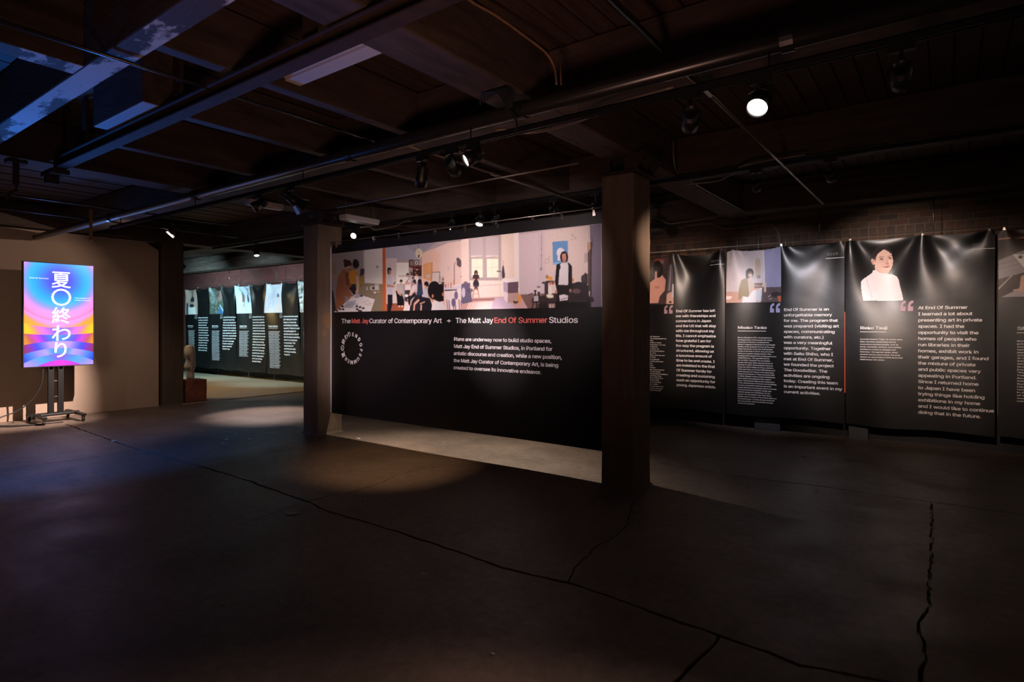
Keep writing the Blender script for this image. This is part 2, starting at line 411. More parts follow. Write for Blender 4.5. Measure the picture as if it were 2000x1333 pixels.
bm=bmesh.new(); box(bm,-26,5.5,9.07,9.098,.0,.42); struct(from_bm('shade_strip_back',bm,M['shade_dark']))  # black strip added where the foot of the wall lies in shade
bmeshes={}
def brick(x0,x1,z0,z1):
    k=(round(x1-x0,3),round(z1-z0,3),random.randrange(4))
    if k not in bmeshes:
        bm=bmesh.new(); box(bm,0,k[0],-.012,.03,0,k[1],.0022); me=bpy.data.meshes.new('brick'); bm.to_mesh(me); bm.free(); me.materials.append(M['brick'][k[2]]); bmeshes[k]=me
    o=link('brick',bmeshes[k],None,wb); o.location=(x0,9.1+random.uniform(-.004,.003),z0)
for z0 in (2.545,2.665):                    # two courses of bricks on end
    x=-4.1
    while x<1.0: brick(x,x+.091,z0,z0+.108); x+=.102
z=2.785; r=0
while z+.066<3.06:
    x=-4.1-(.11 if r%2 else 0)
    while x<1.0: brick(x,x+.207,z,z+.064); x+=.218
    z+=.0755; r+=1

# ------------------------------------------------------------------ print canvas: a painter for flat prints on banners and the screen
class Canvas:
    def __init__(s,x0,x1,z0,z1,res,bg=None):
        s.x0,s.x1,s.z0,s.z1=x0,x1,z0,z1; res=res/2; s.nx=int(round((x1-x0)/res/2))*2; s.nz=int(round((z1-z0)/res/2))*2
        s.X,s.Z=np.meshgrid(np.linspace(x0,x1,s.nx),np.linspace(z1,z0,s.nz)); s.c=np.zeros((s.nz,s.nx,3)); s.a=np.zeros((s.nz,s.nx))
        if bg is not None: s.c[:]=bg; s.a[:]=1
    def mask(s,P):
        P=np.asarray(P,float); m=np.zeros(s.X.shape,bool); xs,zs=s.X,s.Z
        j=len(P)-1
        for i in range(len(P)):
            xi,zi=P[i]; xj,zj=P[j]
            if zi!=zj:
                t=((zi>zs)!=(zj>zs))&(xs<(xj-xi)*(zs-zi)/(zj-zi)+xi); m^=t
            j=i
        return m
    def down(s):          # average 2 x 2 so that edges stay soft
        h=lambda q:(q[0::2,0::2]+q[1::2,0::2]+q[0::2,1::2]+q[1::2,1::2])/4
        wgt=np.maximum(s.a,1e-6)[...,None]; c=h(s.c*wgt)/h(wgt)
        s.c=c; s.a=(h(s.a)>=.5)*1.0
        xs=np.linspace(s.x0,s.x1,s.nx//2); zs=np.linspace(s.z1,s.z0,s.nz//2); s.X,s.Z=np.meshgrid(xs,zs); s.nx//=2; s.nz//=2
    def grade(s,sat=.75,grain=3.0):
        g_=s.c.mean(-1,keepdims=True); s.c=g_+(s.c-g_)*sat+rng.normal(0,grain,s.c.shape[:2])[...,None]
    def put(s,m,col,a=1.0):
        s.c[m]=s.c[m]*(1-a)+np.array(col)*a; s.a[m]=1
def circ(cx,cy,rx,ry,n=24): return [(cx+rx*math.cos(2*math.pi*k/n),cy+ry*math.sin(2*math.pi*k/n)) for k in range(n)]
class Art:            # art given in measured picture coordinates of one crop, laid on the plane y = Y
    def __init__(s,cv,ox,oy,sc,Y): s.cv,s.ox,s.oy,s.sc,s.Y=cv,ox,oy,sc,Y
    def w(s,p): return on_y(s.ox+p[0]/s.sc, s.oy+p[1]/s.sc, s.Y)
    def poly(s,P,col,a=1.0): s.cv.put(s.cv.mask([s.w(p) for p in P]),col,a)
    def ell(s,cx,cy,rx,ry,col,a=1.0): s.poly(circ(cx,cy,rx,ry),col,a)
    def rect(s,x0,y0,x1,y1,col,a=1.0): s.poly([(x0,y0),(x1,y0),(x1,y1),(x0,y1)],col,a)
    def line(s,P,wd,col,a=1.0):
        for (x0,y0),(x1,y1) in zip(P,P[1:]):
            l=math.hypot(x1-x0,y1-y0) or 1; nx,ny=-(y1-y0)/l*wd/2,(x1-x0)/l*wd/2
            s.poly([(x0+nx,y0+ny),(x1+nx,y1+ny),(x1-nx,y1-ny),(x0-nx,y0-ny)],col,a)
def print_mesh(name,cv,fn,m,parent,gain=1.0):
    cv.down()
    if 'photo' in name: cv.grade()
    nz,nx=cv.nz,cv.nx
    V=np.zeros((nz*nx,3)); V[:,0]=cv.X.ravel(); V[:,2]=cv.Z.ravel(); V[:,1]=fn(V[:,0],V[:,2])
    idx=np.arange(nz*nx).reshape(nz,nx)
    q=np.stack([idx[1:,:-1],idx[1:,1:],idx[:-1,1:],idx[:-1,:-1]],-1).reshape(-1,4)
    al=cv.a.ravel()
    q=q[(al[q]>.5).all(1)]
    me=bpy.data.meshes.new(name); me.vertices.add(len(V)); me.vertices.foreach_set('co',V.ravel())
    me.loops.add(len(q)*4); me.loops.foreach_set('vertex_index',q.ravel().astype(np.int32))
    me.polygons.add(len(q)); me.polygons.foreach_set('loop_start',np.arange(0,len(q)*4,4,dtype=np.int32))
    me.update(calc_edges=True)
    ca=me.color_attributes.new('print','FLOAT_COLOR','POINT'); col=np.ones((len(V),4)); col[:,:3]=s2l(np.clip(cv.c.reshape(-1,3)*gain,0,255))
    ca.data.foreach_set('color',col.ravel().astype(np.float32))
    me.polygons.foreach_set('use_smooth',np.ones(len(q),bool)); me.update()
    return link(name,me,m,parent)
def sheet(name,x0,x1,ztop,zbot,fn,m,parent,res=.025):
    nx=int((x1-x0)/res)+1; nz=int(2.4/res)+1
    u=np.linspace(0,1,nx); v=np.linspace(0,1,nz); U,Vv=np.meshgrid(u,v)
    X=x0+(x1-x0)*U; zt=ztop(X) if callable(ztop) else np.full_like(X,ztop); zb=zbot(X) if callable(zbot) else np.full_like(X,zbot)
    Z=zt+(zb-zt)*Vv
    V=np.zeros((nz*nx,3)); V[:,0]=X.ravel(); V[:,2]=Z.ravel(); V[:,1]=fn(V[:,0],V[:,2])
    idx=np.arange(nz*nx).reshape(nz,nx); q=np.stack([idx[1:,:-1],idx[1:,1:],idx[:-1,1:],idx[:-1,:-1]],-1).reshape(-1,4)
    me=bpy.data.meshes.new(name); me.from_pydata(V.tolist(),[],q.tolist()); me.polygons.foreach_set('use_smooth',np.ones(len(q),bool))
    return link(name,me,m,parent)

# ------------------------------------------------------------------ lettering
FONT=None; CJK=None
try:
    fp=os.path.join(bpy.utils.system_resource('DATAFILES'),'fonts','Inter.woff2')
    if os.path.exists(fp): FONT=bpy.data.fonts.load(fp)
    fp=os.path.join(bpy.utils.system_resource('DATAFILES'),'fonts','Noto Sans CJK Regular.woff2')
    if os.path.exists(fp): CJK=bpy.data.fonts.load(fp)
except Exception: pass
JOBS=[]
def lettering(name,lines,x,z,size,pitch,fn,m,parent,width=None,wline=0,bold=0.0,place=None,track=.93,res=2,label=None,split=False):
    """lines of flat lettering; size = cap height in metres; width = measured width of line number wline"""
    JOBS.append(dict(name=name,lines=lines,x=x,z=z,size=size,pitch=pitch,fn=fn,m=m,parent=parent,width=width,wline=wline,bold=bold,place=place,track=track,res=res,label=label,split=split))
GLYPH={}
def build_glyphs(need):
    """one mesh per character and resolution, with its advance width, for the layout below"""
    need=[q for q in need if q not in GLYPH]; objs=[]
    def mk(body,cjk,res):
        cu=bpy.data.curves.new('t','FONT'); cu.body=body
        if cjk and CJK: cu.font=CJK
        elif FONT and not cjk: cu.font=FONT
        cu.size=10.0; cu.resolution_u=1 if body in 'AMNVWXYZKkMvwxyz' else res; cu.fill_mode='FRONT'
        o=bpy.data.objects.new('t',cu); C.objects.link(o); objs.append(o); return o
    jobs=[(ch,res,mk(ch,ord(ch)>0x2fff,res),mk('H'+ch+'H',False,1)) for ch,res in need]; hh=mk('HH',False,1)
    bpy.context.view_layer.update(); dg=bpy.context.evaluated_depsgraph_get()
    def get(o):
        me=bpy.data.meshes.new_from_object(o.evaluated_get(dg),depsgraph=dg)
        n=len(me.vertices); co=np.zeros(n*3); me.vertices.foreach_get('co',co); f=[list(p.vertices) for p in me.polygons]; bpy.data.meshes.remove(me)
        return co.reshape(-1,3)*.1,f
    h0=get(hh)[0][:,0].max()
    for ch,res,o,o2 in jobs:
        co,f=get(o); GLYPH[(ch,res)]=(co,f,get(o2)[0][:,0].max()-h0)
    for o in objs: cu=o.data; bpy.data.objects.remove(o); bpy.data.curves.remove(cu)
def flush():
    build_glyphs(sorted({(ch,j['res']) for j in JOBS for l in j['lines'] for ch in l}))
    for j in JOBS:
        data=[]
        for l in j['lines']:
            V_=[];F_=[];x=0.0;n=0
            for ch in l:
                co,f,adv=GLYPH[(ch,j['res'])]
                if len(co):
                    c2=co.copy(); c2[:,0]+=x; V_.append(c2); F_+=[[v+n for v in q] for q in f]; n+=len(co)
                x+=adv*j['track']
            data.append((np.concatenate(V_) if V_ else np.zeros((0,3)),F_))
        k=j['size']/.727      # cap height of the face at size 1
        kx=k
        if j['width']:
            co=data[j['wline']][0]; kx=j['width']/max(1e-6,(co[:,0].max()-co[:,0].min()))
        V=[];Fc=[]
        for li,(co,fc) in enumerate(data):
            if len(co)==0: continue
            xx=co[:,0]*kx; zz=co[:,1]*k; cj=any(ord(ch)>0x2fff for ch in j['lines'][li])
            if cj:
                h_=co[:,1].max()-co[:,1].min(); k2=j['size']/h_; zz=(co[:,1]-co[:,1].min())*k2; xx=co[:,0]*(j['width']/(co[:,0].max()-co[:,0].min()) if j['width'] else k2)
            if j['place']:       # one glyph turned about a point on a ring
                cx,cz,ang,rad=j['place'][li]; xx=xx-(xx.max()+xx.min())/2
                xx,zz=(cx+math.sin(ang)*(rad+zz)+math.cos(ang)*xx),(cz+math.cos(ang)*(rad+zz)-math.sin(ang)*xx)
            else:
                xx=xx+j['x']; zz=zz+j['z']-li*j['pitch']
            bw=(.03*j['size'] if j['place'] and j['size']<.1 else .017*j['size']) if cj else j['bold']*k                   # heavier strokes: the same glyph laid again a hair to each side
            for ci,(ox,oz) in enumerate([(0,0)] if bw==0 else [(0,0),(bw,bw*.3),(-bw,-bw*.3),(0,bw*.6),(0,-bw*.6)]):
                yy=j['fn'](xx+ox,zz+oz)-.0004*ci; b0=len(V)
                V+=list(zip((xx+ox).tolist(),yy.tolist(),(zz+oz).tolist())); Fc+=[[v+b0 for v in f] for f in fc]
            if j['split'] or li==len(data)-1:
                nm='text_line' if j['split'] else j['name']
                me=bpy.data.meshes.new(nm); me.from_pydata(V,[],Fc); ob=link(nm,me,j['m'],j['parent']); V=[];Fc=[]
                if j['label']: ob['label']=j['label']
                if not j['split'] and len(data)>2: ob['kind']='stuff'
    JOBS.clear()

# ------------------------------------------------------------------ the wide studio banner between the posts
YB=5.09; BX0,BX1=-6.815,-2.57
def wide_y(x,z):
    x=np.asarray(x);z=np.asarray(z)
    return YB + .012*np.sin(1.6*x+.7)*np.clip((2.6-z)/2.3,0,1) + .006*np.sin(3.1*x+1.2*z) + .010*np.sin(math.pi*np.clip((z-.285)/2.3,0,1))
wide=empty('wide_banner'); wide.location=(0,0,0)
tag(wide,'wide black vinyl banner with a studio panorama hung between the two posts','banner')
sheet('vinyl_sheet',BX0,BX1,lambda X:2.585-.004*np.cos(X*2*math.pi/.5),.285,wide_y,M['vinyl'],wide,.03)
bm=bmesh.new(); box(bm,BX0-.006,BX0+.002,YB-.006,YB+.004,.285,2.585); from_bm('white_edge',bm,M['white_ink'],wide)['label']='thin white cut edge'
on=lambda d,f:(lambda x,z:f(x,z)-d)
PX0,PX1,PZ0,PZ1=-6.805,-2.57,1.668,2.468
cv=Canvas(PX0,PX1,PZ0,PZ1,.0058,(176,158,160))
A=Art(cv,640,430,7.204,YB)
# --- left room: table and two people over a plan
A.rect(30,300,500,1310,(150,136,136)); A.rect(500,300,790,1310,(196,186,178)); A.rect(525,350,780,900,(214,206,198))
A.rect(30,590,120,770,(150,128,100)); A.line([(30,520),(60,520)],6,(120,110,110))
A.poly([(425,940),(520,885),(800,905),(800,1310),(600,1310),(420,1000)],(140,122,92))
A.poly([(455,690),(512,684),(505,900),(440,940)],(66,46,40)); A.poly([(445,800),(505,760),(500,900),(430,935)],(170,128,44))
A.rect(595,930,720,985,(206,198,186)); A.rect(620,940,660,975,(70,60,58)); A.rect(535,940,560,990,(190,180,164)); A.rect(660,905,720,935,(196,190,180)); A.rect(690,1000,735,1020,(210,140,100)); A.ell(660,1020,18,14,(225,220,210)); A.ell(545,850,14,24,(220,214,206)); A.rect(685,645,712,675,(120,130,110))
A.poly([(30,1000),(70,1000),(120,1310),(30,1310)],(40,36,40))
A.poly([(205,690),(300,700),(330,900),(300,1000),(350,1085),(320,1110),(240,1060),(220,1310),(105,1310),(110,1000),(140,800)],(170,96,60))
A.poly([(240,720),(290,750),(300,950),(250,900)],(128,70,48)); A.poly([(290,960),(360,1050),(390,1040),(370,1000),(330,930)],(56,38,38))
A.poly([(300,720),(400,700),(420,790),(385,800),(375,905),(315,900),(285,800)],(224,140,30)); A.poly([(390,790),(425,780),(436,930),(420,1030),(395,1020),(405,930)],(222,160,110))
A.poly([(325,905),(385,900),(395,980),(370,1060),(320,960)],(40,40,54)); A.ell(405,1005,22,24,(222,164,120)); A.ell(325,1095,24,22,(214,158,120))
A.ell(278,625,56,62,(70,34,34)); A.ell(240,580,24,30,(80,40,36)); A.poly([(250,660),(320,640),(315,690),(280,730),(240,700)],(190,130,100)); A.rect(262,690,330,700,(60,34,30))
A.ell(392,620,48,66,(34,24,24)); A.ell(384,570,26,18,(34,24,24)); A.poly([(345,660),(400,680),(395,700),(350,700)],(150,96,72))
A.poly([(392,1036),(660,1116),(590,1310),(60,1310),(150,1240)],(226,220,218)); A.poly([(400,1040),(470,1060),(420,1100),(350,1090)],(160,160,176)); 
A.poly([(270,1145),(400,1130),(330,1240),(200,1230)],(178,176,192))
for (x,y) in ((400,1215),(445,1225),(490,1240),(405,1255),(430,1275),(455,1280),(200,1215),(205,1255),(120,1275),(160,1250),(465,1068)): A.rect(x-16,y-12,x+18,y+12,(48,36,40))
for (x,y) in ((510,1150),(555,1130),(590,1165),(540,1180),(575,1190)): A.line([(x-24,y),(x+24,y+12)],5,(214,120,90))
for k in range(5): A.line([(250+30*k,1240),(290+30*k,1160)],3,(110,110,140))
A.line([(170,1240),(330,1180),(420,1190)],3,(110,100,120))
# --- orange door frame
A.poly([(778,330),(824,330),(830,1310),(770,1310)],(214,92,30)); A.poly([(814,330),(830,330),(832,1310),(818,1310)],(240,140,80))
# --- talk room
A.rect(824,320,1330,560,(164,158,176)); A.poly([(1080,320),(1560,290),(1330,470),(1200,440)],(150,144,160))
A.rect(824,540,980,1180,(212,190,186)); A.rect(970,600,1145,900,(232,228,216)); A.rect(985,612,1135,800,(240,236,222))
for k in range(7): A.line([(985,640+k*24),(1135,640+k*24)],3,(214,206,194))
A.rect(1000,775,1130,800,(206,188,178))
A.poly([(1325,470),(1700,320),(1960,290),(1960,1310),(1325,1310)],(226,192,180)); A.poly([(1325,470),(1500,400),(1590,480),(1560,900),(1325,900)],(232,184,160))
A.poly([(1350,620),(1470,590),(1465,860),(1345,820)],(236,160,92)); A.line([(1468,592),(1462,862)],12,(224,120,56)); A.rect(1388,770,1440,812,(188,190,196)); 
A.rect(1150,560,1215,655,(60,48,44)); A.rect(1222,566,1286,640,(70,56,48)); A.rect(1232,578,1276,630,(226,212,190)); A.ell(1254,604,12,14,(90,70,60)); A.rect(1165,575,1205,645,(150,120,100))
A.poly([(1150,655),(1330,640),(1320,672),(1160,672)],(120,44,30)); A.rect(1200,672,1325,790,(64,34,30))
for (x,y,c_) in ((1225,690,(200,90,50)),(1260,700,(220,190,160)),(1300,695,(170,60,40)),(1240,740,(210,120,60)),(1290,745,(80,60,56)),(1180,740,(70,50,50)),(1185,770,(130,80,70))): A.rect(x-14,y-10,x+14,y+10,c_)
A.ell(1288,474,52,74,(206,196,166)); A.ell(1288,478,40,60,(238,226,188))
for k in range(9): A.line([(1288+10*math.cos(k*.7),478+15*math.sin(k*.7)),(1288+46*math.cos(k*.7),478+66*math.sin(k*.7))],6,(150,120,84))
A.rect(1278,350,1286,400,(90,80,80)); A.rect(1276,490,1296,530,(80,56,40))
A.rect(1472,735,1575,870,(214,196,190)); A.line([(1472,738),(1575,732),(1570,880)],8,(96,70,60)); A.line([(1575,805),(1630,805)],12,(110,60,44)); A.rect(1580,800,1632,920,(200,176,170)); A.rect(1600,870,1634,940,(80,60,60)); A.rect(1612,820,1630,850,(90,80,84))
A.line([(1690,650),(1694,710)],10,(190,160,160))
A.poly([(824,1180),(1325,1150),(1460,1310),(824,1310)],(156,72,48)); A.poly([(880,1200),(1100,1190),(1130,1310),(880,1310)],(176,84,50)); A.poly([(1090,1150),(1170,1170),(1180,1310),(1060,1310)],(224,206,204)); A.rect(910,1040,970,1160,(220,204,200))
# lecturer
A.poly([(845,1030),(915,1030),(912,1180),(880,1310),(842,1310)],(30,28,34)); A.poly([(840,780),(885,770),(915,880),(918,1050),(845,1050),(832,900)],(186,184,200)); A.poly([(832,900),(945,930),(945,948),(835,940)],(190,120,86)); A.line([(928,910),(956,872)],12,(40,34,40))
A.ell(872,704,30,36,(30,24,28)); A.poly([(868,700),(898,705),(892,765),(862,770)],(186,124,98)); A.poly([(845,690),(866,690),(862,770),(846,760)],(30,24,28))
# seated listener and standing man
A.poly([(975,910),(1055,905),(1060,1010),(1030,1060),(985,1010)],(190,176,168)); A.poly([(960,990),(1050,1050),(1080,1130),(1075,1200),(985,1200),(975,1090)],(24,22,28)); A.poly([(975,960),(1040,1060),(1030,1070),(985,1030)],(220,160,130)); A.ell(1038,862,20,24,(30,24,26)); A.ell(1037,884,14,20,(214,152,122)); A.ell(1010,1215,14,10,(230,226,226)); A.ell(1050,1215,12,10,(230,226,226))
A.poly([(1095,840),(1170,830),(1172,990),(1095,990)],(232,212,206)); A.poly([(1090,990),(1165,985),(1160,1060),(1120,1150),(1085,1130)],(64,46,50)); A.poly([(1090,880),(1165,870),(1160,910),(1095,912)],(220,160,130)); A.line([(1110,885),(1148,825)],8,(60,50,54)); A.ell(1131,770,20,22,(34,26,28)); A.ell(1132,790,14,20,(212,150,120))
A.ell(1112,1065,26,20,(232,226,224))
for (x,y,s_,c_) in ((1185,800,22,(206,190,196)),(1255,790,26,(230,214,212)),(1205,850,20,(150,140,170))): A.rect(x-s_,y,x+s_,y+90,c_); A.ell(x,y-18,16,22,(214,150,130)); A.ell(x,y-34,15,12,(50,36,38))
A.poly([(1200,920),(1255,900),(1260,1000),(1190,1040),(1160,1160),(1125,1120),(1150,1050)],(216,200,200)); A.poly([(1130,1080),(1230,1010),(1250,1060),(1180,1110),(1160,1210),(1140,1180)],(30,26,32)); A.ell(1226,872,22,36,(44,32,34)); A.ell(1216,900,14,20,(208,140,116)); A.poly([(1160,1050),(1250,970),(1255,985),(1170,1075)],(220,160,136))
A.poly([(1270,900),(1330,880),(1345,1040),(1290,1120),(1245,1090),(1265,1000)],(44,60,90)); A.poly([(1240,1060),(1330,1060),(1340,1140),(1300,1290),(1150,1310),(1170,1180)],(38,32,44)); A.ell(1298,868,28,36,(30,26,30)); A.poly([(1215,1170),(1280,1110),(1300,1130),(1230,1200)],(216,156,130)); A.line([(1225,1180),(1215,1290)],22,(216,150,120)); A.line([(1180,1130),(1170,1200)],20,(210,150,124))
A.poly([(1360,960),(1415,960),(1420,1100),(1370,1150),(1340,1080)],(176,180,200)); A.poly([(1330,1080),(1440,1100),(1470,1200),(1450,1310),(1290,1310),(1290,1180)],(30,26,32)); A.ell(1390,905,32,40,(26,22,26)); A.poly([(1365,910),(1395,930),(1392,975),(1368,965)],(216,150,124)); A.line([(1320,1190),(1315,1290)],22,(216,150,120)); A.line([(1300,1180),(1370,1150)],16,(214,156,130))
# large head in the foreground
A.poly([(1480,1150),(1590,1120),(1650,1220),(1650,1310),(1450,1310)],(222,214,216)); A.poly([(1408,960),(1450,940),(1500,1080),(1480,1160),(1450,1120),(1410,1080)],(214,142,108)); A.ell(1500,990,92,130,(30,22,26)); A.poly([(1420,930),(1600,900),(1628,930),(1630,1140),(1560,1150),(1500,1120),(1470,1000)],(30,22,26)); A.ell(1618,1045,14,26,(206,116,80)); A.ell(1478,1070,14,24,(206,130,96))
# --- lamp and table of tools
A.line([(1776,930),(1776,620),(1800,595)],9,(126,108,112)); A.poly([(1812,560),(1840,535),(1880,580),(1896,640),(1850,665),(1812,635)],(92,80,88)); A.ell(1826,556,22,26,(92,80,88)); A.rect(1762,830,1782,940,(190,120,90))
A.poly([(1634,940),(1960,880),(1960,1310),(1660,1310)],(232,214,212)); A.poly([(1634,940),(1800,925),(1960,890),(1960,920),(1800,985),(1640,1000)],(214,200,206)); A.poly([(1634,985),(1810,975),(1810,990),(1640,1000)],(60,44,56))
for (x,y,h,c_) in ((1655,920,30,(200,80,60)),(1690,910,40,(220,150,130)),(1730,905,50,(190,110,90)),(1884,860,60,(206,190,190)),(1930,880,22,(90,76,90))): A.rect(x-7,y-h/2,x+7,y+h,c_)
A.ell(1876,795,9,11,(40,34,36)); A.ell(1894,794,9,11,(40,34,36))
for k in range(10): A.line([(1670+28*k,1120+10*math.sin(k*2)),(1690+27*k,1300)],16,((200,130,110),(150,130,170),(236,220,216))[k%3])
A.ell(1765,1160,30,60,(110,96,140)); A.ell(1800,1060,26,60,(120,100,140))
# second crop continues to the right
A2=Art(cv,900,430,7.204,YB)
A2.poly([(0,280),(120,255),(120,1100),(0,1100)],(236,210,196)); A2.poly([(120,240),(560,200),(820,170),(820,1290),(120,1290)],(232,212,196))
A2.poly([(110,270),(570,210),(565,850),(110,850)],(180,160,158))
for (x0,x1) in ((135,305),(350,528)):
    A2.rect(x0,240,x1,500,(194,178,180)); A2.rect(x0,500,x1,530,(226,214,204)); A2.rect(x0+8,545,x1-4,808,(244,238,208)); A2.line([((x0+x1)/2,545),((x0+x1)/2,808)],5,(206,196,176)); A2.line([(x0,676),(x1,662)],5,(200,190,170)); A2.line([(x0,528),(x1,516)],9,(176,158,150))
A2.rect(305,240,350,815,(186,166,160))
A2.poly([(570,200),(750,190),(750,900),(570,900)],(228,204,186)); A2.poly([(745,195),(822,185),(822,880),(765,880)],(232,218,212)); A2.rect(120,850,820,1080,(238,220,206)); A2.line([(110,935),(580,905)],7,(206,180,164))
A2.poly([(0,1130),(120,1100),(620,1075),(830,1040),(1000,1290),(0,1290)],(214,160,156)); A2.poly([(440,1095),(620,1085),(760,1240),(420,1260)],(200,176,200)); A2.poly([(100,1160),(440,1140),(420,1270),(60,1280)],(236,206,200)); A2.poly([(140,1110),(470,1095),(460,1130),(140,1140)],(176,120,112))
for k in range(7): A2.line([(20+34*k,1150),(-20+30*k,1290)],7,(206,128,100),.7)
A2.poly([(0,900),(120,880),(130,1000),(150,1150),(20,1180),(0,1160)],(104,94,128)); A2.ell(30,1020,24,70,(206,196,214)); A2.ell(125,990,34,30,(90,80,96)); A2.ell(60,885,30,20,(130,100,120)); A2.line([(120,935),(160,1110)],8,(196,160,150))
A2.poly([(165,960),(235,960),(258,1105),(245,1105),(220,985),(185,985),(165,1110),(150,1110)],(214,160,140)); A2.line([(170,1040),(240,1040)],8,(214,160,140))
A2.poly([(160,780),(205,755),(250,780),(252,830),(215,850),(160,825)],(70,50,60)); A2.ell(206,745,26,40,(84,48,48)); A2.ell(207,758,10,14,(200,150,120)); A2.ell(205,900,42,60,(54,46,56)); A2.ell(180,835,14,10,(220,160,130)); A2.ell(238,835,14,10,(220,160,130)); A2.rect(182,955,200,975,(60,50,60)); A2.rect(212,955,230,975,(60,50,60)); A2.line([(188,920),(188,960)],8,(206,150,120)); A2.line([(220,920),(220,960)],8,(206,150,120))
A2.poly([(583,645),(598,640),(615,760),(615,810),(575,825),(570,740)],(66,62,72)); A2.line([(588,570),(588,650)],5,(120,90,90)); A2.line([(535,735),(545,1080)],9,(214,206,204)); A2.ell(515,722,16,8,(60,50,56)); A2.ell(548,724,14,7,(60,50,56))
A2.poly([(585,830),(770,812),(806,846),(806,870),(650,880),(590,870)],(230,218,214)); A2.poly([(652,880),(806,866),(802,1020),(655,1030)],(104,76,90)); A2.poly([(590,870),(652,880),(655,1030),(592,1000)],(190,176,196)); A2.poly([(655,1030),(802,1020),(795,1140),(650,1170)],(192,150,140)); A2.poly([(592,1000),(655,1035),(648,1170),(600,1120)],(226,214,224))
for k in range(5): A2.line([(592,890+24*k),(652,898+24*k)],5,(120,104,140))
A2.poly([(804,1000),(820,1060),(860,1095),(830,1130),(825,1170),(796,1170)],(246,150,40)); A2.ell(762,1150,34,26,(86,56,50)); A2.ell(765,1130,20,14,(200,176,160))
A2.poly([(818,205),(1090,175),(1090,1040),(818,1040)],(202,180,186)); A2.poly([(1085,170),(1810,80),(1810,1050),(1085,1050)],(206,184,176)); A2.poly([(1085,170),(1180,160),(1180,1040),(1085,1040)],(196,176,182)); A2.poly([(1800,80),(1970,55),(1970,1240),(1815,1230)],(112,100,124)); A2.line([(1808,90),(1812,500)],9,(226,208,196))
A2.line([(1140,165),(1136,490),(1130,670)],6,(120,100,110)); A2.rect(1112,668,1146,712,(150,132,146)); A2.ell(1136,495,6,20,(110,92,100))
A2.poly([(1290,310),(1506,292),(1506,600),(1296,632)],(78,136,196)); A2.poly([(1300,600),(1500,585),(1500,604),(1300,628)],(110,170,220)); A2.ell(1404,462,56,70,(206,200,204)); A2.poly([(1365,500),(1420,520),(1400,575),(1356,570)],(206,200,204))
for (x,y) in ((1560,200),(1590,215),(1560,235),(1600,245),(1560,275),(1610,262),(1575,225)): A2.line([(x-10,y+8),(x+10,y-8)],4,(120,96,96))
for (x,y) in ((1195,550),(1225,545),(1245,520),(1190,580),(1240,580),(1215,610),(1190,605),(1235,560)): A2.rect(x-5,y-5,x+6,y+5,(110,80,84))
A2.rect(1735,465,1742,600,(140,120,126)); A2.rect(1756,465,1766,600,(100,84,90)); A2.poly([(1776,320),(1826,310),(1820,420),(1790,460),(1776,440)],(190,140,100)); A2.poly([(1780,460),(1826,400),(1820,1000),(1784,1000)],(92,60,64)); A2.line([(1830,310),(1818,1230)],18,(46,34,36)); A2.line([(1842,230),(1850,380)],14,(90,80,84)); A2.poly([(1700,840),(1740,740),(1780,760),(1780,900),(1720,920)],(46,38,44)); A2.ell(1720,830,34,60,(60,54,58))
# dark bench with tools and the woman in the white shirt
A2.poly([(830,1050),(1210,1030),(1240,1290),(960,1290)],(128,92,84)); A2.poly([(1140,872),(1240,865),(1240,895),(1140,900)],(60,56,62)); A2.rect(1175,890,1225,1050,(60,50,54)); A2.poly([(1000,1100),(1240,1040),(1560,1000),(1860,1090),(1866,1150),(1560,1160),(990,1165)],(56,42,42)); A2.rect(1320,1150,1770,1290,(20,16,18)); A2.poly([(1540,890),(1700,870),(1790,920),(1800,1120),(1540,1130)],(42,34,38)); A2.rect(1770,1120,1810,1250,(34,28,30)); A2.ell(1620,1000,60,34,(96,74,72)); A2.ell(1650,890,40,22,(30,26,30))
A2.line([(1020,1160),(985,1260)],14,(36,28,30)); A2.line([(1060,1160),(1070,1280)],22,(40,32,34)); A2.rect(1100,1150,1320,1180,(46,34,34)); A2.rect(1230,1175,1325,1250,(140,110,100)); A2.rect(1250,1185,1262,1240,(210,190,180)); A2.rect(1285,1185,1297,1240,(200,180,170)); A2.rect(1085,1180,1230,1290,(40,30,32))
A2.ell(1212,800,24,30,(160,130,84)); A2.rect(1228,795,1285,850,(236,150,40)); A2.rect(1195,855,1320,872,(50,40,44)); A2.poly([(1230,880),(1310,870),(1310,905),(1240,915)],(180,70,50)); A2.ell(1255,990,26,60,(214,206,196)); A2.line([(1238,880),(1250,950)],8,(220,212,204)); A2.line([(1270,880),(1262,950)],8,(220,212,204)); A2.ell(1250,1070,50,28,(210,200,170)); A2.line([(1200,1050),(1300,1090)],8,(236,226,196)); A2.rect(1300,730,1330,860,(190,176,184))
A2.rect(1070,920,1115,1060,(200,192,200)); A2.rect(1070,930,1115,955,(120,104,114)); A2.rect(1076,1010,1112,1080,(60,52,60)); A2.poly([(1025,1070),(1085,1070),(1088,1140),(1020,1140)],(176,170,176)); A2.poly([(1018,990),(1060,985),(1055,1010),(1045,1070),(1030,1070),(1035,1010)],(30,26,30)); A2.line([(945,1052),(1010,1028)],10,(30,26,30)); A2.ell(1570,845,16,30,(220,130,60))
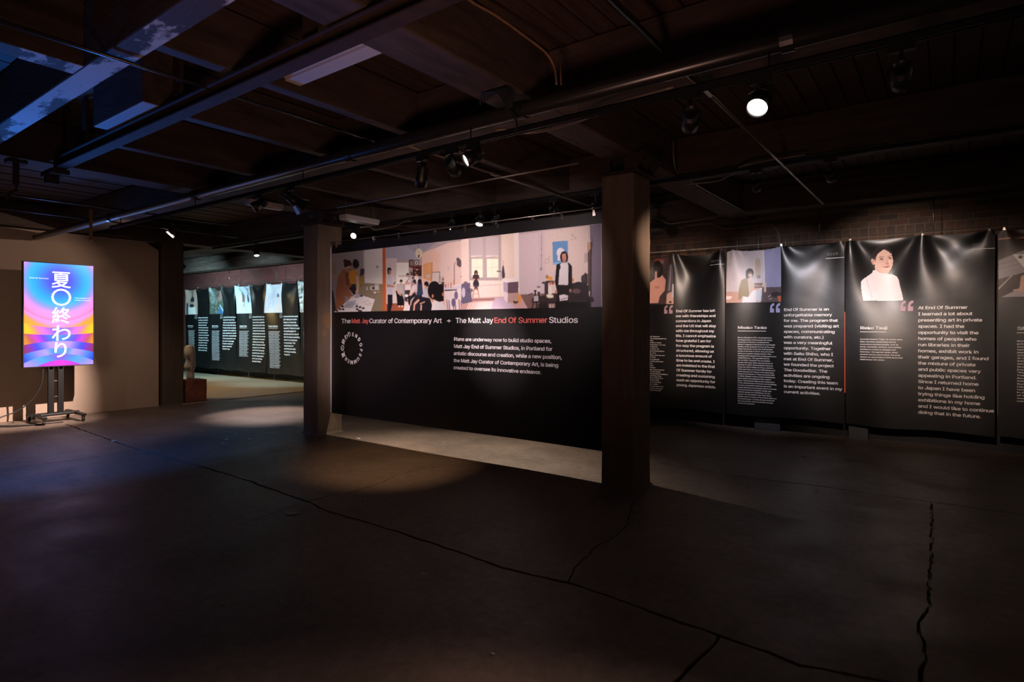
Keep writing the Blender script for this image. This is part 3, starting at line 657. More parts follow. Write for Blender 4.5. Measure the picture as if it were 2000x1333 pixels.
A2.poly([(1345,630),(1400,605),(1520,605),(1560,650),(1562,960),(1510,1010),(1350,1000),(1322,880)],(22,18,22)); A2.poly([(1352,900),(1515,900),(1520,1160),(1340,1160)],(28,22,26)); A2.poly([(1395,618),(1440,596),(1500,608),(1512,640),(1506,915),(1368,912),(1385,700),(1402,676)],(198,190,196)); A2.ell(1452,522,56,82,(22,16,18)); A2.poly([(1425,480),(1475,470),(1484,560),(1452,590),(1424,560)],(196,122,96)); A2.ell(1447,552,14,7,(160,70,64)); A2.rect(1432,580,1472,606,(180,112,90)); A2.ell(1340,1010,16,28,(170,110,90)); A2.ell(1536,992,16,26,(170,110,90)); A2.poly([(1380,1060),(1440,1045),(1505,1060),(1500,1125),(1390,1138)],(200,192,200)); A2.line([(1400,1115),(1490,1100)],8,(90,70,70))
print_mesh('studio_photo',cv,on(.003,wide_y),M['print'],wide,1.06)['label']='panoramic photo print of people in bright art studios'
fy=on(.004,wide_y)
def at(px,py): return on_y(px,py,YB)
def seg(txt,x0,x1,m_,z=1.516,cap=.083,b=.010,nm='heading'):
    xa=at(x0,634)[0]; xb=at(x1,634)[0]
    lettering(nm,[txt],xa,z,cap,0,fy,m_,wide,width=xb-xa,bold=b)
seg('The',665.5,683,M['white_ink']); seg('Matt Jay',685,718,M['red_ink']); seg('Curator of Contemporary Art',720,862,M['white_ink'])
seg('+',871.5,879,M['white_ink'],z=1.521,cap=.07); seg('The Matt Jay',889,961,M['white_ink']); seg('End Of Summer',963,1067,M['red_ink']); seg('Studios',1071,1127,M['white_ink'])
xa=at(886,634)[0]; xb=at(1075,634)[0]
lettering('paragraph',['Plans are underway now to build studio spaces,','Matt Jay End of Summer Studios, in Portland for','artistic discourse and creation, while a new position,','the Matt Jay Curator of Contemporary Art, is being','created to oversee its innovative endeavor.'],xa,1.312,.055,.0815,fy,M['white_ink'],wide,width=xb-xa,wline=0,bold=.012,split=True)
ring=[('E',6),('N',27),('D',50),('O',74),('F',96),('S',116),('U',137),('M',158),('M',181),('E',202),('R',220),('夏',243),('の',270),('終',297),('わ',322),('り',343)]
cx,cz=at(686.5,681)
lettering('ring_logo',[g for g,_ in ring],0,0,.066,0,fy,M['white_ink'],wide,bold=.035,place=[(cx,cz,math.radians(a),.164) for _,a in ring],res=3)

# ------------------------------------------------------------------ back row of banners on a wire
YR=8.72; ZW=2.60
def make_fold(x0,clips,seed,amp=1.0):
    r=np.random.default_rng(seed); ph=r.uniform(0,6.28,6)
    clips=[c for c in clips]
    def f(x,z):
        x=np.asarray(x,float);z=np.asarray(z,float); d=np.zeros(np.broadcast(x,z).shape)
        for i,c in enumerate(clips):
            dx=x-c; dz=np.maximum(2.58-z,0)+.03; rr=np.hypot(dx,dz); th=np.arctan2(dx,dz)
            d+= amp*.085*rr*np.exp(-rr/.55)*np.cos(5.0*th+ph[i%6])
            d+= -amp*.05*np.exp(-(dx/(.05+.22*dz))**2)*np.exp(-dz/.9)
        d+= amp*.012*np.sin(7*(x-x0)+ph[3]+.8*z)*np.clip((2.6-z)/.8,0,1)
        d+= .012*np.sin(2.2*z+ph[4])
        return YR+.03+d
    return f
def sag(clips,x0,x1,depth):
    xs=sorted(clips)
    def g(X):
        out=np.full(X.shape,2.575)
        for a,b_ in zip(xs,xs[1:]):
            m_=(X>a)&(X<b_); L=b_-a; t=(X-a)/L
            out=np.where(m_,2.575-depth*min(1,L/.6)*4*t*(1-t),out)
        out=np.where(X<xs[0],2.575-(xs[0]-X)*.25,out); out=np.where(X>xs[-1],2.575-(X-xs[-1])*.25,out)
        return out
    return g
def banner(x0,w_,label,seed,quote,name,bio,year,clips,art,qx=None,qmat='mauve_ink',qw=None,nw=None,bw=None,res=2,sagd=.03,amp=1.0,ink='cream_ink',qcap=.052,pwid=.735,bioz=1.305,qz=1.683,qpitch=.0745,split=True):
    r=empty('portrait_banner',(0,0,0)); tag(r,label,'banner','portrait banners on the back wire')
    f=make_fold(x0,clips,seed,amp); x1=x0+w_-.012
    sheet('cloth',x0,x1,sag(clips,x0,x1,sagd),lambda X:.215+.01*np.sin(5*X+seed),f,M['vinyl_folds'],r,.02)
    fp,ft=on(.003,f),on(.005,f)
    if art:
        cv=art(x0,sag(clips,x0,x1,sagd))
        zt=sag(clips,x0,x1,sagd)(cv.X); cv.a[cv.Z>zt-.006]=0
        print_mesh('portrait_photo',cv,fp,M['print'],r)
    if quote:
        lettering('quote_text',quote,x0+.772,qz,qcap,qpitch,ft,M[ink],r,width=qw[1] if qw else None,wline=qw[0] if qw else 0,bold=.02,res=res,split=split)
        # quotation mark drawn as a shape
        bm=bmesh.new()
        for s_ in (0,.078):
            o=[(0,0),(.052,0),(.052,.055),(.026,.055),(.028,.078),(.038,.092),(.055,.098),(.055,.13),(.03,.125),(.010,.105),(0,.07)]
            bm.faces.new([bm.verts.new((x0+.592+s_+a,float(ft(x0+.592+s_+a,1.664+b_)),1.664+b_)) for a,b_ in o])
        from_bm('quotation_mark',bm,M[qmat],r)
    if name:
        lettering('name_text',[name],x0+.162,1.438,.050,0,ft,M[ink],r,width=nw,bold=.02,res=res)
        bm=bmesh.new(); xb=x0+.162+(nw or .38); n=12
        A_=[[bm.verts.new((x0+.162+(xb-x0-.162)*k/n,float(ft(x0+.162+(xb-x0-.162)*k/n,zz)),zz)) for k in range(n+1)] for zz in (1.402,1.409)]
        for k in range(n): bm.faces.new((A_[0][k],A_[0][k+1],A_[1][k+1],A_[1][k]))
        from_bm('name_underline',bm,M[ink],r)
    if bio: lettering('biography_text',bio,x0+.162,bioz,.0215,.0322,ft,M[ink],r,width=bw[1] if bw else None,wline=bw[0] if bw else 0,bold=.02,res=1)
    if year:
        lettering('year_text',[year],x0+1.29,2.405,.045,0,ft,M['grey_ink'],r,width=.13,bold=.0,res=2)
        bm=bmesh.new(); n=8; xa=x0+1.28; xb=x1
        A_=[[bm.verts.new((xa+(xb-xa)*k/n,float(ft(xa+(xb-xa)*k/n,zz)),zz)) for k in range(n+1)] for zz in (2.366,2.371)]
        for k in range(n): bm.faces.new((A_[0][k],A_[0][k+1],A_[1][k+1],A_[1][k]))
        from_bm('year_underline',bm,M['cream_ink'],r)
    return r
def X8(px): return on_y(px,634,YR)[0]
W8=1.51
# --- pictures on the right hand banners (measured in crops of the photograph)
def art1(x0,sg):
    cv=Canvas(x0,x0+.735,1.81,2.575,.008,(70,56,58)); A=Art(cv,1160,400,4.762,YR)
    A.rect(300,450,760,640,(84,62,60)); A.rect(560,480,650,515,(60,70,100)); A.rect(560,505,650,525,(170,60,40)); A.rect(600,525,640,548,(120,116,126)); A.rect(680,560,760,900,(90,84,92)); A.line([(720,560),(700,800)],14,(150,146,160))
    A.poly([(560,690),(620,650),(665,700),(660,800),(615,850),(610,915),(500,915),(480,760)],(236,160,140)); A.ell(590,600,42,80,(24,18,20)); A.poly([(560,620),(575,620),(580,680),(560,690)],(220,160,136)); A.poly([(615,850),(660,900),(700,915),(600,915)],(90,56,54)); A.poly([(680,830),(750,800),(750,930),(675,925)],(226,170,150)); A.poly([(730,740),(752,740),(752,860),(725,860)],(210,206,220)); A.rect(705,898,722,915,(50,30,30))
    A.poly([(560,760),(610,760),(605,780),(560,775)],(214,130,110)); return cv
def art2(x0,sg):
    cv=Canvas(x0,x0+.735,1.81,2.575,.007,(206,190,192)); A=Art(cv,1160,400,4.762,YR)
    A.rect(1575,370,1760,770,(150,148,190)); A.rect(1570,370,1578,800,(226,216,226)); A.rect(1490,500,1540,670,(196,170,150)); A.rect(1475,500,1490,660,(220,200,184)); A.ell(1522,670,18,16,(140,130,134)); A.ell(1485,676,10,8,(180,170,172)); A.rect(1236,540,1280,570,(190,178,176))
    A.rect(1220,810,1380,925,(206,150,130)); A.poly([(1230,850),(1290,852),(1270,880),(1235,884)],(244,214,200)); A.poly([(1545,765),(1760,765),(1760,925),(1545,925)],(92,76,80)); A.ell(1690,835,50,26,(54,44,48)); A.poly([(1700,850),(1742,845),(1742,912),(1715,905)],(206,96,50)); A.line([(1612,858),(1640,840)],6,(210,204,214)); A.line([(1620,880),(1650,870)],5,(200,190,200)); A.rect(1485,728,1555,825,(96,60,52)); A.rect(1485,740,1555,765,(170,130,110)); A.poly([(1575,715),(1592,720),(1592,812),(1572,812)],(226,180,160))
    A.poly([(1390,850),(1500,780),(1555,770),(1550,890),(1500,880),(1498,925),(1370,925)],(232,230,240)); A.poly([(1500,790),(1552,790),(1550,892),(1500,886)],(206,210,226)); A.poly([(1370,700),(1430,672),(1470,740),(1470,790),(1430,860),(1380,850),(1365,880),(1342,885),(1350,780)],(142,122,72)); A.poly([(1425,690),(1440,680),(1480,750),(1480,790),(1440,840)],(206,180,160)); A.poly([(1460,780),(1530,770),(1530,785),(1470,800)],(232,170,150)); A.ell(1442,635,36,44,(34,26,28)); A.ell(1448,652,18,26,(222,176,156)); A.rect(1430,632,1468,640,(36,26,28)); A.ell(1418,655,12,30,(34,26,28)); return cv
def art3(x0,sg):
    cv=Canvas(x0,x0+.9,1.79,2.57,.0055); A=Art(cv,1660,450,8.33,YR)
    A.poly([(360,590),(315,540),(318,500),(335,470),(345,430),(352,390),(370,345),(410,295),(460,255),(530,240),(600,248),(650,285),(685,340),(694,400),(670,420),(600,330),(420,420),(400,470),(390,560),(400,610),(380,640),(350,620)],(42,30,36))
    A.poly([(402,640),(392,500),(400,440),(430,385),(490,335),(560,312),(620,330),(672,378),(692,430),(696,500),(690,560),(665,620),(640,660),(600,700),(500,690),(430,670)],(236,184,164))
    A.poly([(355,455),(395,480),(392,560),(370,555),(345,520),(338,480)],(230,170,148)); A.ell(372,505,14,26,(206,130,108))
    A.poly([(560,312),(640,340),(692,430),(698,470),(680,400),(630,350)],(60,44,48)); A.poly([(400,460),(410,400),(470,335),(560,305),(520,330),(450,380),(420,430),(408,520)],(50,36,40))
    A.ell(505,480,52,20,(222,160,140),.6); A.ell(640,460,40,18,(222,160,140),.6)
    A.poly([(460,440),(500,424),(545,428),(545,436),(500,434),(465,448)],(120,84,74)); A.poly([(610,420),(660,404),(684,408),(684,414),(660,412),(612,430)],(120,84,74))
    A.ell(508,462,28,9,(60,36,34)); A.ell(508,461,10,10,(24,16,18)); A.ell(645,446,26,9,(60,36,34)); A.ell(646,445,10,10,(24,16,18))
    A.poly([(590,450),(610,520),(632,535),(620,548),(575,545),(566,530),(585,515)],(220,150,130)); A.ell(600,541,30,7,(196,112,96)); A.poly([(625,440),(640,500),(650,540),(628,520)],(246,206,190))
    A.poly([(520,588),(570,582),(600,570),(640,572),(628,590),(590,603),(550,600)],(206,92,84)); A.line([(520,587),(632,578)],4,(150,60,60)); A.poly([(420,600),(470,660),(560,690),(640,650),(620,690),(500,700),(430,670)],(216,152,130),.7); A.ell(560,655,50,14,(226,172,152))
    A.poly([(368,642),(420,640),(470,680),(540,694),(600,690),(640,710),(665,695),(760,745),(790,800),(812,900),(840,1000),(870,1140),(215,1150),(190,1040),(174,900),(178,830),(210,790),(290,730),(345,690)],(232,222,226))
    A.line([(268,770),(280,870),(320,980),(355,1080),(352,1140)],6,(176,164,172)); A.line([(285,870),(330,1000)],10,(206,196,204)); A.line([(395,980),(455,930)],8,(210,200,206)); A.line([(320,950),(400,930)],4,(206,198,206)); A.line([(740,1115),(820,1060),(850,1100)],7,(206,196,200)); A.line([(780,800),(800,880),(825,980)],5,(190,178,186)); A.poly([(560,690),(600,700),(612,740),(590,720)],(214,202,208)); return cv
def art4(x0,sg):
    cv=Canvas(x0,x0+.735,1.81,2.575,.008,(62,40,36)); A=Art(cv,1930,420,3.333,YR)
    A.rect(62,90,240,130,(52,30,24)); A.poly([(60,155),(140,145),(150,155),(60,162)],(214,150,120)); A.poly([(172,152),(240,140),(240,148)],(214,150,120)); A.poly([(60,300),(230,230),(400,190),(400,330),(65,420)],(150,140,146)); A.line([(62,355),(240,310)],3,(96,86,92)); A.line([(62,325),(240,280)],3,(96,86,92)); A.line([(60,490),(155,395)],8,(190,180,176)); A.poly([(160,258),(400,250),(400,340),(230,340)],(226,220,216)); A.ell(210,275,14,10,(50,44,48)); A.poly([(75,540),(200,480),(400,430),(400,545),(70,545)],(170,158,160)); A.poly([(215,400),(245,385),(260,440),(235,500),(200,500)],(226,160,130)); A.line([(165,490),(215,480)],8,(220,180,160)); return cv
M_BIO=['Born in Ibaraki in 1992. Graduated from','the Department of Intermedia Art, Tokyo','University of the Arts. Completed the','Master\'s degree in Advanced Art and Media','Studies at the Graduate School of Fine Arts,','Tokyo University of the Arts. Participated','in End of Summer in 2019. Has since been','active as a graphic designer/artist. After','working at the design firms of Maruyama and','TAKIZAWA Inc., founded REFLECTA,','Inc. in 2022. Founded The Goodwiller','project with Saito Shiho during the End of','Summer in 2019. Participated in Paris Art','Book Fair 2023 (Palais de Tokyo, Paris) in','2023 and Tokyo Art Book FAIR (Museum of','Contemporary Art Tokyo) in the same year.','Plans to participate in Tokyo Art Book FAIR','in 2024. Misako mainly creates installations','that combine photographs with organic','three-dimensional objects that evoke parts','of life, with themes of memory and forgetting,','and the connections between everyday','events and the personal past. She is involved','in the production of graphic design and','editorial design for exhibitions. For the','project The Goodwiller with Saito Shiho,','Misako was in charge of the project itself and','the book design. To date, he has produced','four art exhibits. She is currently working','on the Vol.4 project.']
Q1=['End Of Summer has left','me with friendships and','connections in Japan','and the US that will stay','with me throughout my','life. I cannot emphasize','how grateful I am for','the way the program is','structured, allowing us','a luxurious amount of','time to be and create. I','am indebted to the End','Of Summer family for','creating and sustaining','such an opportunity for','young Japanese artists.']
Q2=['End Of Summer is an','unforgettable memory','for me. The program that','was prepared (visiting art','spaces, communicating','with curators, etc.)','was a very meaningful','opportunity. Together','with Saito Shiho, who I','met at End Of Summer,','we founded the project','The Goodwiller. The','activities are ongoing','today. Creating this team','is an important event in my','current activities.']
Q3=['At End Of Summer','I learned a lot about','presenting art in private','spaces. I had the','opportunity to visit the','homes of people who','run libraries in their','homes, exhibit work in','their garages, and I found','the mixture of private','and public spaces very','appealing in Portland.','Since I returned home','to Japan I have been','trying things like holding','exhibitions in my home','and I would like to continue','doing that in the future.']
B3=['Currently based in Tokyo. In recent years,','Rieko has been researching various','connections between people, such as','family, friendship, and love, and creating','installations based on dialogue and','interviews. Through her works, which','combine serious and comical, she gives','viewers an opportunity to think about their','relationships with others.']
B1=['former ballet dancer','and architect emigrated to','the nationality','and my practice, both','and consciousness of my','ways. While these','performers, they all','notion of documentation','for a dancer, the','for something, and as an','fly between two','floating like a ghost','as a dance, the primary','photographic','of abstraction','choreographies','my language and nation','society, for showing','tonalities using the medium','are influenced by the','at a domestic infirmary','art is in present life','it is a study in motion','off painting, video','to continue narrative to','chronicling the course','of becoming oneself.']
B4=['Born in Tokyo, she is a','printmaker','and designer. The','same year to','date she shows','2024 solo show','(I made a room','2023 and','2022 duo show','Group shows','International','"Playing field','Tokyo Arts and','Swedish house','XAIR','Summer','USA','University','in Portland','of the arts,','works made','using paper.']
banner(-4.085,W8,'back-row banner right of the dark post, showing a person in a pink sweater',11,Q1,None,B1,'2019',[-4.05,X8(1316),X8(1408)],art1,qw=(0,X8(1399)-X8(1322.5)),bw=(1,.46),amp=1.25,sagd=.055)
banner(-2.571,W8,'back-row banner with a woman in an olive jacket beside a white table',22,Q2,'Misako Taoka',M_BIO,'2019',[X8(1430),X8(1525),X8(1640)],art2,qmat='lilac_ink',qw=(0,X8(1616)-X8(1530)),nw=.379,bw=(3,.495),sagd=.03,amp=.9)
banner(-1.058,W8,'back-row banner with a cut-out woman in a white turtleneck',33,Q3,'Rieko Tsuji',B3,'2019',[X8(1660),X8(1802),X8(1932)],art3,qw=(0,X8(1889)-X8(1792.5)),nw=X8(1733)-X8(1681),bw=(0,X8(1764)-X8(1681)),sagd=.012,amp=1.25)
banner(.470,W8,'back-row banner cut by the right picture edge, hands drawing at a table',44,None,'Shiho Saito',B4,None,[X8(1962),1.2,1.9],art4,nw=.36,bw=(0,.40),sagd=.02,amp=.6)
# glowing orange edge between two banners
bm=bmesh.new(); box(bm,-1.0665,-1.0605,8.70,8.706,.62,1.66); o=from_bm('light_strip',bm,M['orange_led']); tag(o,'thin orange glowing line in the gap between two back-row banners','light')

# far banners beyond the posts, seen through the opening at the left
def far_art(kind):
    def g(x0,sg):
        cv=Canvas(x0,x0+.735,1.80,2.575,.02,(190,186,184)); A=Art(cv,340,480,4.167,YR)
        if kind==0:
            A.rect(0,300,200,560,(196,160,140)); A.rect(130,340,150,470,(150,116,100)); A.poly([(118,500),(165,500),(175,560),(115,560)],(226,216,206)); A.rect(105,470,120,560,(60,70,110)); A.ell(142,440,15,24,(34,36,56)); A.ell(138,470,12,14,(190,130,110)); A.ell(142,490,14,14,(40,36,50))
        elif kind==1:
            A.rect(280,300,420,560,(84,92,76))
            for k in range(60): A.ell(295+random.random()*60,350+random.random()*200,3+random.random()*5,4+random.random()*6,random.choice([(120,130,120),(60,70,50),(100,110,120),(140,130,90)]))
            A.ell(365,400,26,56,(170,110,100)); A.ell(350,380,14,40,(120,76,66)); A.ell(366,352,32,18,(40,30,30)); A.poly([(345,555),(360,480),(405,545),(405,555)],(54,100,150)); A.line([(362,480),(402,548)],5,(230,236,240))
        elif kind==2:
            A.rect(500,300,640,560,(196,206,220)); A.line([(530,350),(560,410),(552,500)],8,(150,140,140)); A.line([(570,330),(600,380),(610,450)],7,(120,130,160)); A.line([(590,350),(620,400)],6,(110,120,150)); A.rect(540,400,556,460,(150,80,74)); A.line([(540,400),(548,380)],6,(40,40,50)); A.ell(600,430,9,34,(60,74,110)); A.rect(590,470,620,545,(206,226,246)); A.rect(560,480,575,545,(206,190,170))
        elif kind==3:
            A.rect(740,300,880,560,(200,196,206))
            for k in range(26): A.line([(765+random.random()*50,340+random.random()*190),(765+random.random()*50,340+random.random()*190)],2,random.choice([(150,160,190),(170,180,196),(190,160,170)]))
            A.poly([(818,545),(822,490),(845,460),(868,490),(872,545)],(226,196,190)); A.ell(845,410,12,20,(96,100,130)); A.ell(845,430,9,12,(226,190,180))
        else:
            for k in range(150): A.ell(1010+random.random()*90,300+random.random()*250,4+random.random()*6,5+random.random()*8,random.choice([(150,160,140),(206,190,170),(60,70,60),(226,220,200),(190,140,120)]))
        return cv
    return g
FQ=[['Being in residence gave','me time to consider the','ways in which art and','life are intertwined,','how the small moments','lead into the new ways','of seeing and making.','I was moved by the kind','strangers who shared','homes, food and stories','and gave me a place','to rest and to begin','again with new eyes,','with art and a heart.'],
    ['End Of Summer was a','time for me to think','about community and','how to be with others.','I met artists and great','people who asked me','new questions. End Of','Summer changed how','I work and how I see','my own language.','It was a real gift','and a memory.','End for me.'],
    ['It was the first time I came','to a new city so far from','home. There I could think','slowly about what I make','and who it is for and what','I share with new friends.','People listened to me and','we spoke about home and','what it means. We were','walking every morning.','Studio visits gave me the','courage to try new work','and I felt that the group','supported every artist in','the room, talking about','art as a way of living','through friendship.'],
    ['I learned that the special','gift making art is about','being in a community','and building friendships','around it. I think of a world','with great people of','all kinds and the value of','that. It is about everything','when it is a challenge','of community. The','legitimization of','everything through','the being moments,','thing for it.'],['I came','here and','found','many','things']]
FN=['Mai Dateno','Kei Itabu','Yasuaki Onigo','Hanna Uemura','S']
fb=lambda n:[('the artist was born in %d and lives'%(1980+k) if k%3 else 'works with paper and sculpture, and also') for k in range(n)]
fx=[-18.83,-17.36,-15.88,-14.41,-12.95]
fl=['far banner beside the stone torso, portrait with a pale shirt','far banner with a leafy portrait and blue collar','far banner with a pale picture of red and blue twigs','far banner with a white picture of scribbled lines','far banner sliver just left of the stained post']
for i,x0 in enumerate(fx):
    banner(x0,1.46,fl[i],60+i,FQ[i],FN[i],fb((23,27,22,30,20)[i]),None,[x0+.03,x0+.73,x0+1.42],far_art(i),qmat='grey_ink',qw=(1,.60),nw=.33,bw=(0,.43),res=1,sagd=.035,amp=1.1,ink='white_ink',split=False)
flush()

# ------------------------------------------------------------------ wires, rods and clips
def wire(name,p,q,r,label,cat='wire',m=None,extra=None,group=None):
    bm=bmesh.new(); pts=smooth_path(extra,5) if extra else [p,q]; tube(bm,pts,r,8); o=from_bm(name,bm,m or M['steel'],None,True); tag(o,label,cat,group); return o
wire('hanging_wire',(-6.8,YB,2.622),(-2.58,YB,2.622),.005,'steel wire stretched between the posts above the wide studio banner')
wire('hanging_wire',(-25.9,YR+.03,2.622),(5.4,YR+.03,2.622),.005,'long steel wire carrying the row of portrait banners at the back')
def clip_master():
    r=empty('banner_clip')
    bm=bmesh.new()
    box(bm,-.013,.013,-.010,-.006,-.050,.0); box(bm,-.013,.013,.006,.010,-.050,.0); box(bm,-.013,.013,-.010,.010,-.002,.004); from_bm('jaw',bm,M['clip'],r)
    bm=bmesh.new(); tube(bm,[(-.009,-.008,-.02),(-.011,-.022,.012),(-.006,-.026,.030),(.006,-.026,.030),(.011,-.022,.012),(.009,-.008,-.02)],.0022,6); from_bm('handle',bm,M['clip'],r)
    bm=bmesh.new(); k=10; tube(bm,[(0,.011*math.sin(2*math.pi*i/k),.022+.017*math.cos(2*math.pi*i/k)) for i in range(k+1)],.0025,6); from_bm('hook',bm,M['clip'],r)
    return r
def copy_tree(o,parent=None):
    c=o.copy(); C.objects.link(c); c.parent=parent
    for ch in [q for q in o.children]: copy_tree(ch,c)
    return c
cm=clip_master(); first=True
ordw=['first','second','third','fourth','fifth','sixth','seventh','eighth','ninth','tenth','eleventh','twelfth','thirteenth','fourteenth','fifteenth','sixteenth']
def place_clips(xs,y,z,fmt,group):
    global first
    for i,x in enumerate(xs):
        o=cm if first else copy_tree(cm); first=False
        o.location=(x,y,z); o.rotation_euler=(0,random.uniform(-.12,.12),random.uniform(-.3,.3)); tag(o,fmt%ordw[i],'clip',group)
place_clips([max(-6.79,on_y(p,634,YB)[0]) for p in (649,658,731,779,849,908,970.7,1042,1098.6,1160)],YB,2.600,'%s silver clip from the left on the wide studio banner','clips on the wide banner')
place_clips([X8(p) for p in (1316,1408,1430,1525,1640,1660,1802,1932,1962)],YR+.03,2.600,'%s silver clip right of the dark post on the back row of banners','clips on the right back banners')
place_clips([X8(p) for p in (386,408,413,434,459,465,489,515,523,549,578,585)],YR+.03,2.600,'%s small clip from the left on the far banners seen through the opening','clips on the far banners')
for px,l in ((446,'hanging rod holding the far wire, beside the leafy portrait'),(538,'hanging rod holding the far wire above the scribbled white picture'),(1600,'thin hanging rod above the olive jacket banner'),(1823,'thin hanging rod above the white turtleneck banner')):
    x=X8(px); wire('hanging_rod',(x,YR+.03,2.63),(x,YR+.03,3.0 if px<700 else 3.02),.006,l,'rod',group='rods holding the back wire')

# ------------------------------------------------------------------ pipes, conduits, rails, fixtures
def pipe(name,pts,r,label,m,cat='pipe',smooth=True,seg=10,group=None,couplings=None):
    bm=bmesh.new(); tube(bm,smooth_path(pts,5) if smooth and len(pts)>2 else pts,r,seg); o=from_bm(name,bm,m,None,True); tag(o,label,cat,group)
    if couplings:
        for p,d,rr in couplings:
            bm=bmesh.new(); p=Vector(p); d=Vector(d); tube(bm,[p-d*.03,p+d*.03],rr,seg); from_bm('coupling',bm,m,o,False)
    return o
MY=3.10
pipe('water_pipe',[(-11.6,MY,2.875),(4.5,MY,2.875)],.048,'long thick black pipe crossing the whole ceiling above the light track',M['black_gloss'],seg=16,couplings=[((x,MY,2.875),(1,0,0),.058) for x in (-8.7,-6.45,-3.9,-2.2,-.62,1.2)])
pipe('sprinkler_pipe',[(-11.6,MY+.16,2.93),(4.5,MY+.16,2.93)],.022,'thin pipe running behind the long thick black pipe',M['black_gloss'])
def track(x0,x1,y,z,label):
    r=empty('light_track',(x0,y,z)); tag(r,label,'light track','ceiling light tracks'); L=x1-x0
    bm=bmesh.new(); box(bm,0,L,-.018,-.012,-.018,.018); box(bm,0,L,.012,.018,-.018,.018); box(bm,0,L,-.018,.018,.012,.018); from_bm('rail',bm,M['black'],r)
    x=.3
    while x<L: 
        bm=bmesh.new(); tube(bm,[(x,0,.018),(x,0,(ZB if y>4 else 2.826)-z)],.005,6); from_bm('hanger',bm,M['black'],r); x+=1.9
    return r
track(-8.6,3.4,MY-.03,2.735,'black light track hung just under the long black pipe')
track(-11.4,2.1,5.80,2.965,'black light track across the middle of the ceiling behind the wide banner')
# old iron rail with hangers
rr=empty('iron_rail',(-6.6,1.90,0)); tag(rr,'old iron rail hung on iron straps below the beams at upper left','rail')
bm=bmesh.new(); box(bm,0,9.0,-.045,.045,2.985,2.995); box(bm,0,9.0,-.006,.006,2.915,2.985); box(bm,0,9.0,-.045,.045,2.905,2.915); from_bm('rail',bm,M['iron'],rr)
bm=bmesh.new(); box(bm,-.12,.16,-.07,.07,2.86,2.90); box(bm,-.10,-.04,-.05,.05,2.80,2.86); tube(bm,[(.1,0,2.9),(.1,0,3.015)],.02,8); from_bm('end_bracket',bm,M['iron'],rr)
for x in (-6.3,-5.85,-4.2,-2.72,-.9):
    bm=bmesh.new(); w_=.05 if x!=-5.85 else .035; box(bm,x+6.6-w_,x+6.6+w_,-.012,.012,2.995,3.41); from_bm('strap',bm,M['iron'],rr)
def fixture(x0,x1,y0,y1,z,label,along='x'):
    r=empty('fluorescent_fixture',((x0+x1)/2,(y0+y1)/2,z)); tag(r,label,'light fixture','unlit fluorescent fixtures')
    hx,hy=(x1-x0)/2,(y1-y0)/2
    bm=bmesh.new(); box(bm,-hx,hx,-hy,hy,.018,.075); bevel(from_bm('housing',bm,M['white_metal'],r),.006)
    bm=bmesh.new(); box(bm,-hx+.01,hx-.01,-hy+.01,hy-.01,0,.018); from_bm('diffuser',bm,M['tube'],r)
    for s_ in (-1,1):
        bm=bmesh.new()
        p=(s_*hx*.8,0) if along=='x' else (0,s_*hy*.8)
        tube(bm,[(*p,.075),(*p,ZC-z-.003)],.004,6); from_bm('rod',bm,M['dull_steel'],r)
fixture(-3.49,-2.6,2.23,2.36,3.09,'unlit white fluorescent fixture at top left of centre beside the iron rail')
fixture(-6.80,-6.70,3.84,4.30,2.93,'unlit fluorescent fixture above the stained post, near the left pipe','y')
fixture(-6.74,-6.58,5.16,5.75,2.93,'unlit fluorescent fixture glinting over the left end of the wide banner','y')
# conduits
pipe('conduit',[(-3.5,3.30,2.94),(-3.5,8.3,2.94)],.011,'straight thin conduit running back over the wide banner',M['dull_steel'],couplings=[((-3.5,4.47,2.94),(0,1,0),.02),((-3.5,6.6,2.94),(0,1,0),.018)])
pipe('conduit',[(-5.9,4.49,2.90),(-2.58,4.49,2.90)],.009,'thin conduit crossing to the bracket of the dark post',M['dull_steel'])
pipe('conduit',[(-2.62,3.37,2.90),(-2.55,3.41,2.90),(-2.44,3.57,2.90),(-2.06,3.56,2.90),(-1.85,3.47,2.90),(-1.67,3.41,2.90),(-1.3,3.40,2.91)],.013,'bent conduit looping beside the long black pipe, left of the dark post',M['dull_steel'],seg=8,couplings=[((-2.06,3.56,2.96),(0,0,1.99),.005)])
branch=pipe('sprinkler_branch',[(-1.16,3.15,2.90),(-1.16,7.66,2.90)],.012,'thin pipe running back from the black pipe past the bright spotlight',M['steel'],couplings=[((-1.16,3.27,2.90),(0,1,0),.02),((-1.16,7.4,2.90),(0,1,0),.017)])
bm=bmesh.new(); tube(bm,[(-1.16,3.18,2.90),(-1.16,3.62,2.90)],.021,10); o=from_bm('pipe_sleeve',bm,M['steel'],branch,True)
pipe('cable',[at_z(880,-40,3.3),at_z(917,0,3.3),at_z(968,30,3.28),at_z(1020,67,3.25),at_z(1066,103,3.2),at_z(1083,133,3.12),at_z(1087,165,3.0)],.008,'pale loose cable drooping from the ceiling at top centre',M['wood'],'cable',seg=6)
pipe('cable',[at_z(1096,100,3.3),at_z(1095,135,3.12),at_z(1096,166,3.0)],.006,'short second cable beside the drooping pale one',M['wood'],'cable',seg=6)
pipe('conduit',[(-1.34,1.2,3.1),(-1.34,3.3,3.1)],.02,'dark pipe running back at the top right of centre',M['black_gloss'])
pipe('conduit',[(-3.75,.5,2.99),(-3.75,3.3,2.99)],.011,'thin blue-lit pipe at the upper left of the ceiling',M['black_gloss'])
pipe('conduit',[(-8.2,0,2.91),(-8.2,4.4,2.91)],.012,'thin blue-lit pipe low at the left edge of the ceiling',M['black_gloss'])
pipe('conduit',[(-9.4,0,2.93),(-9.4,5.2,2.93)],.010,'thin pipe under the beams above the lit screen',M['black_gloss'])
YCW=9.06
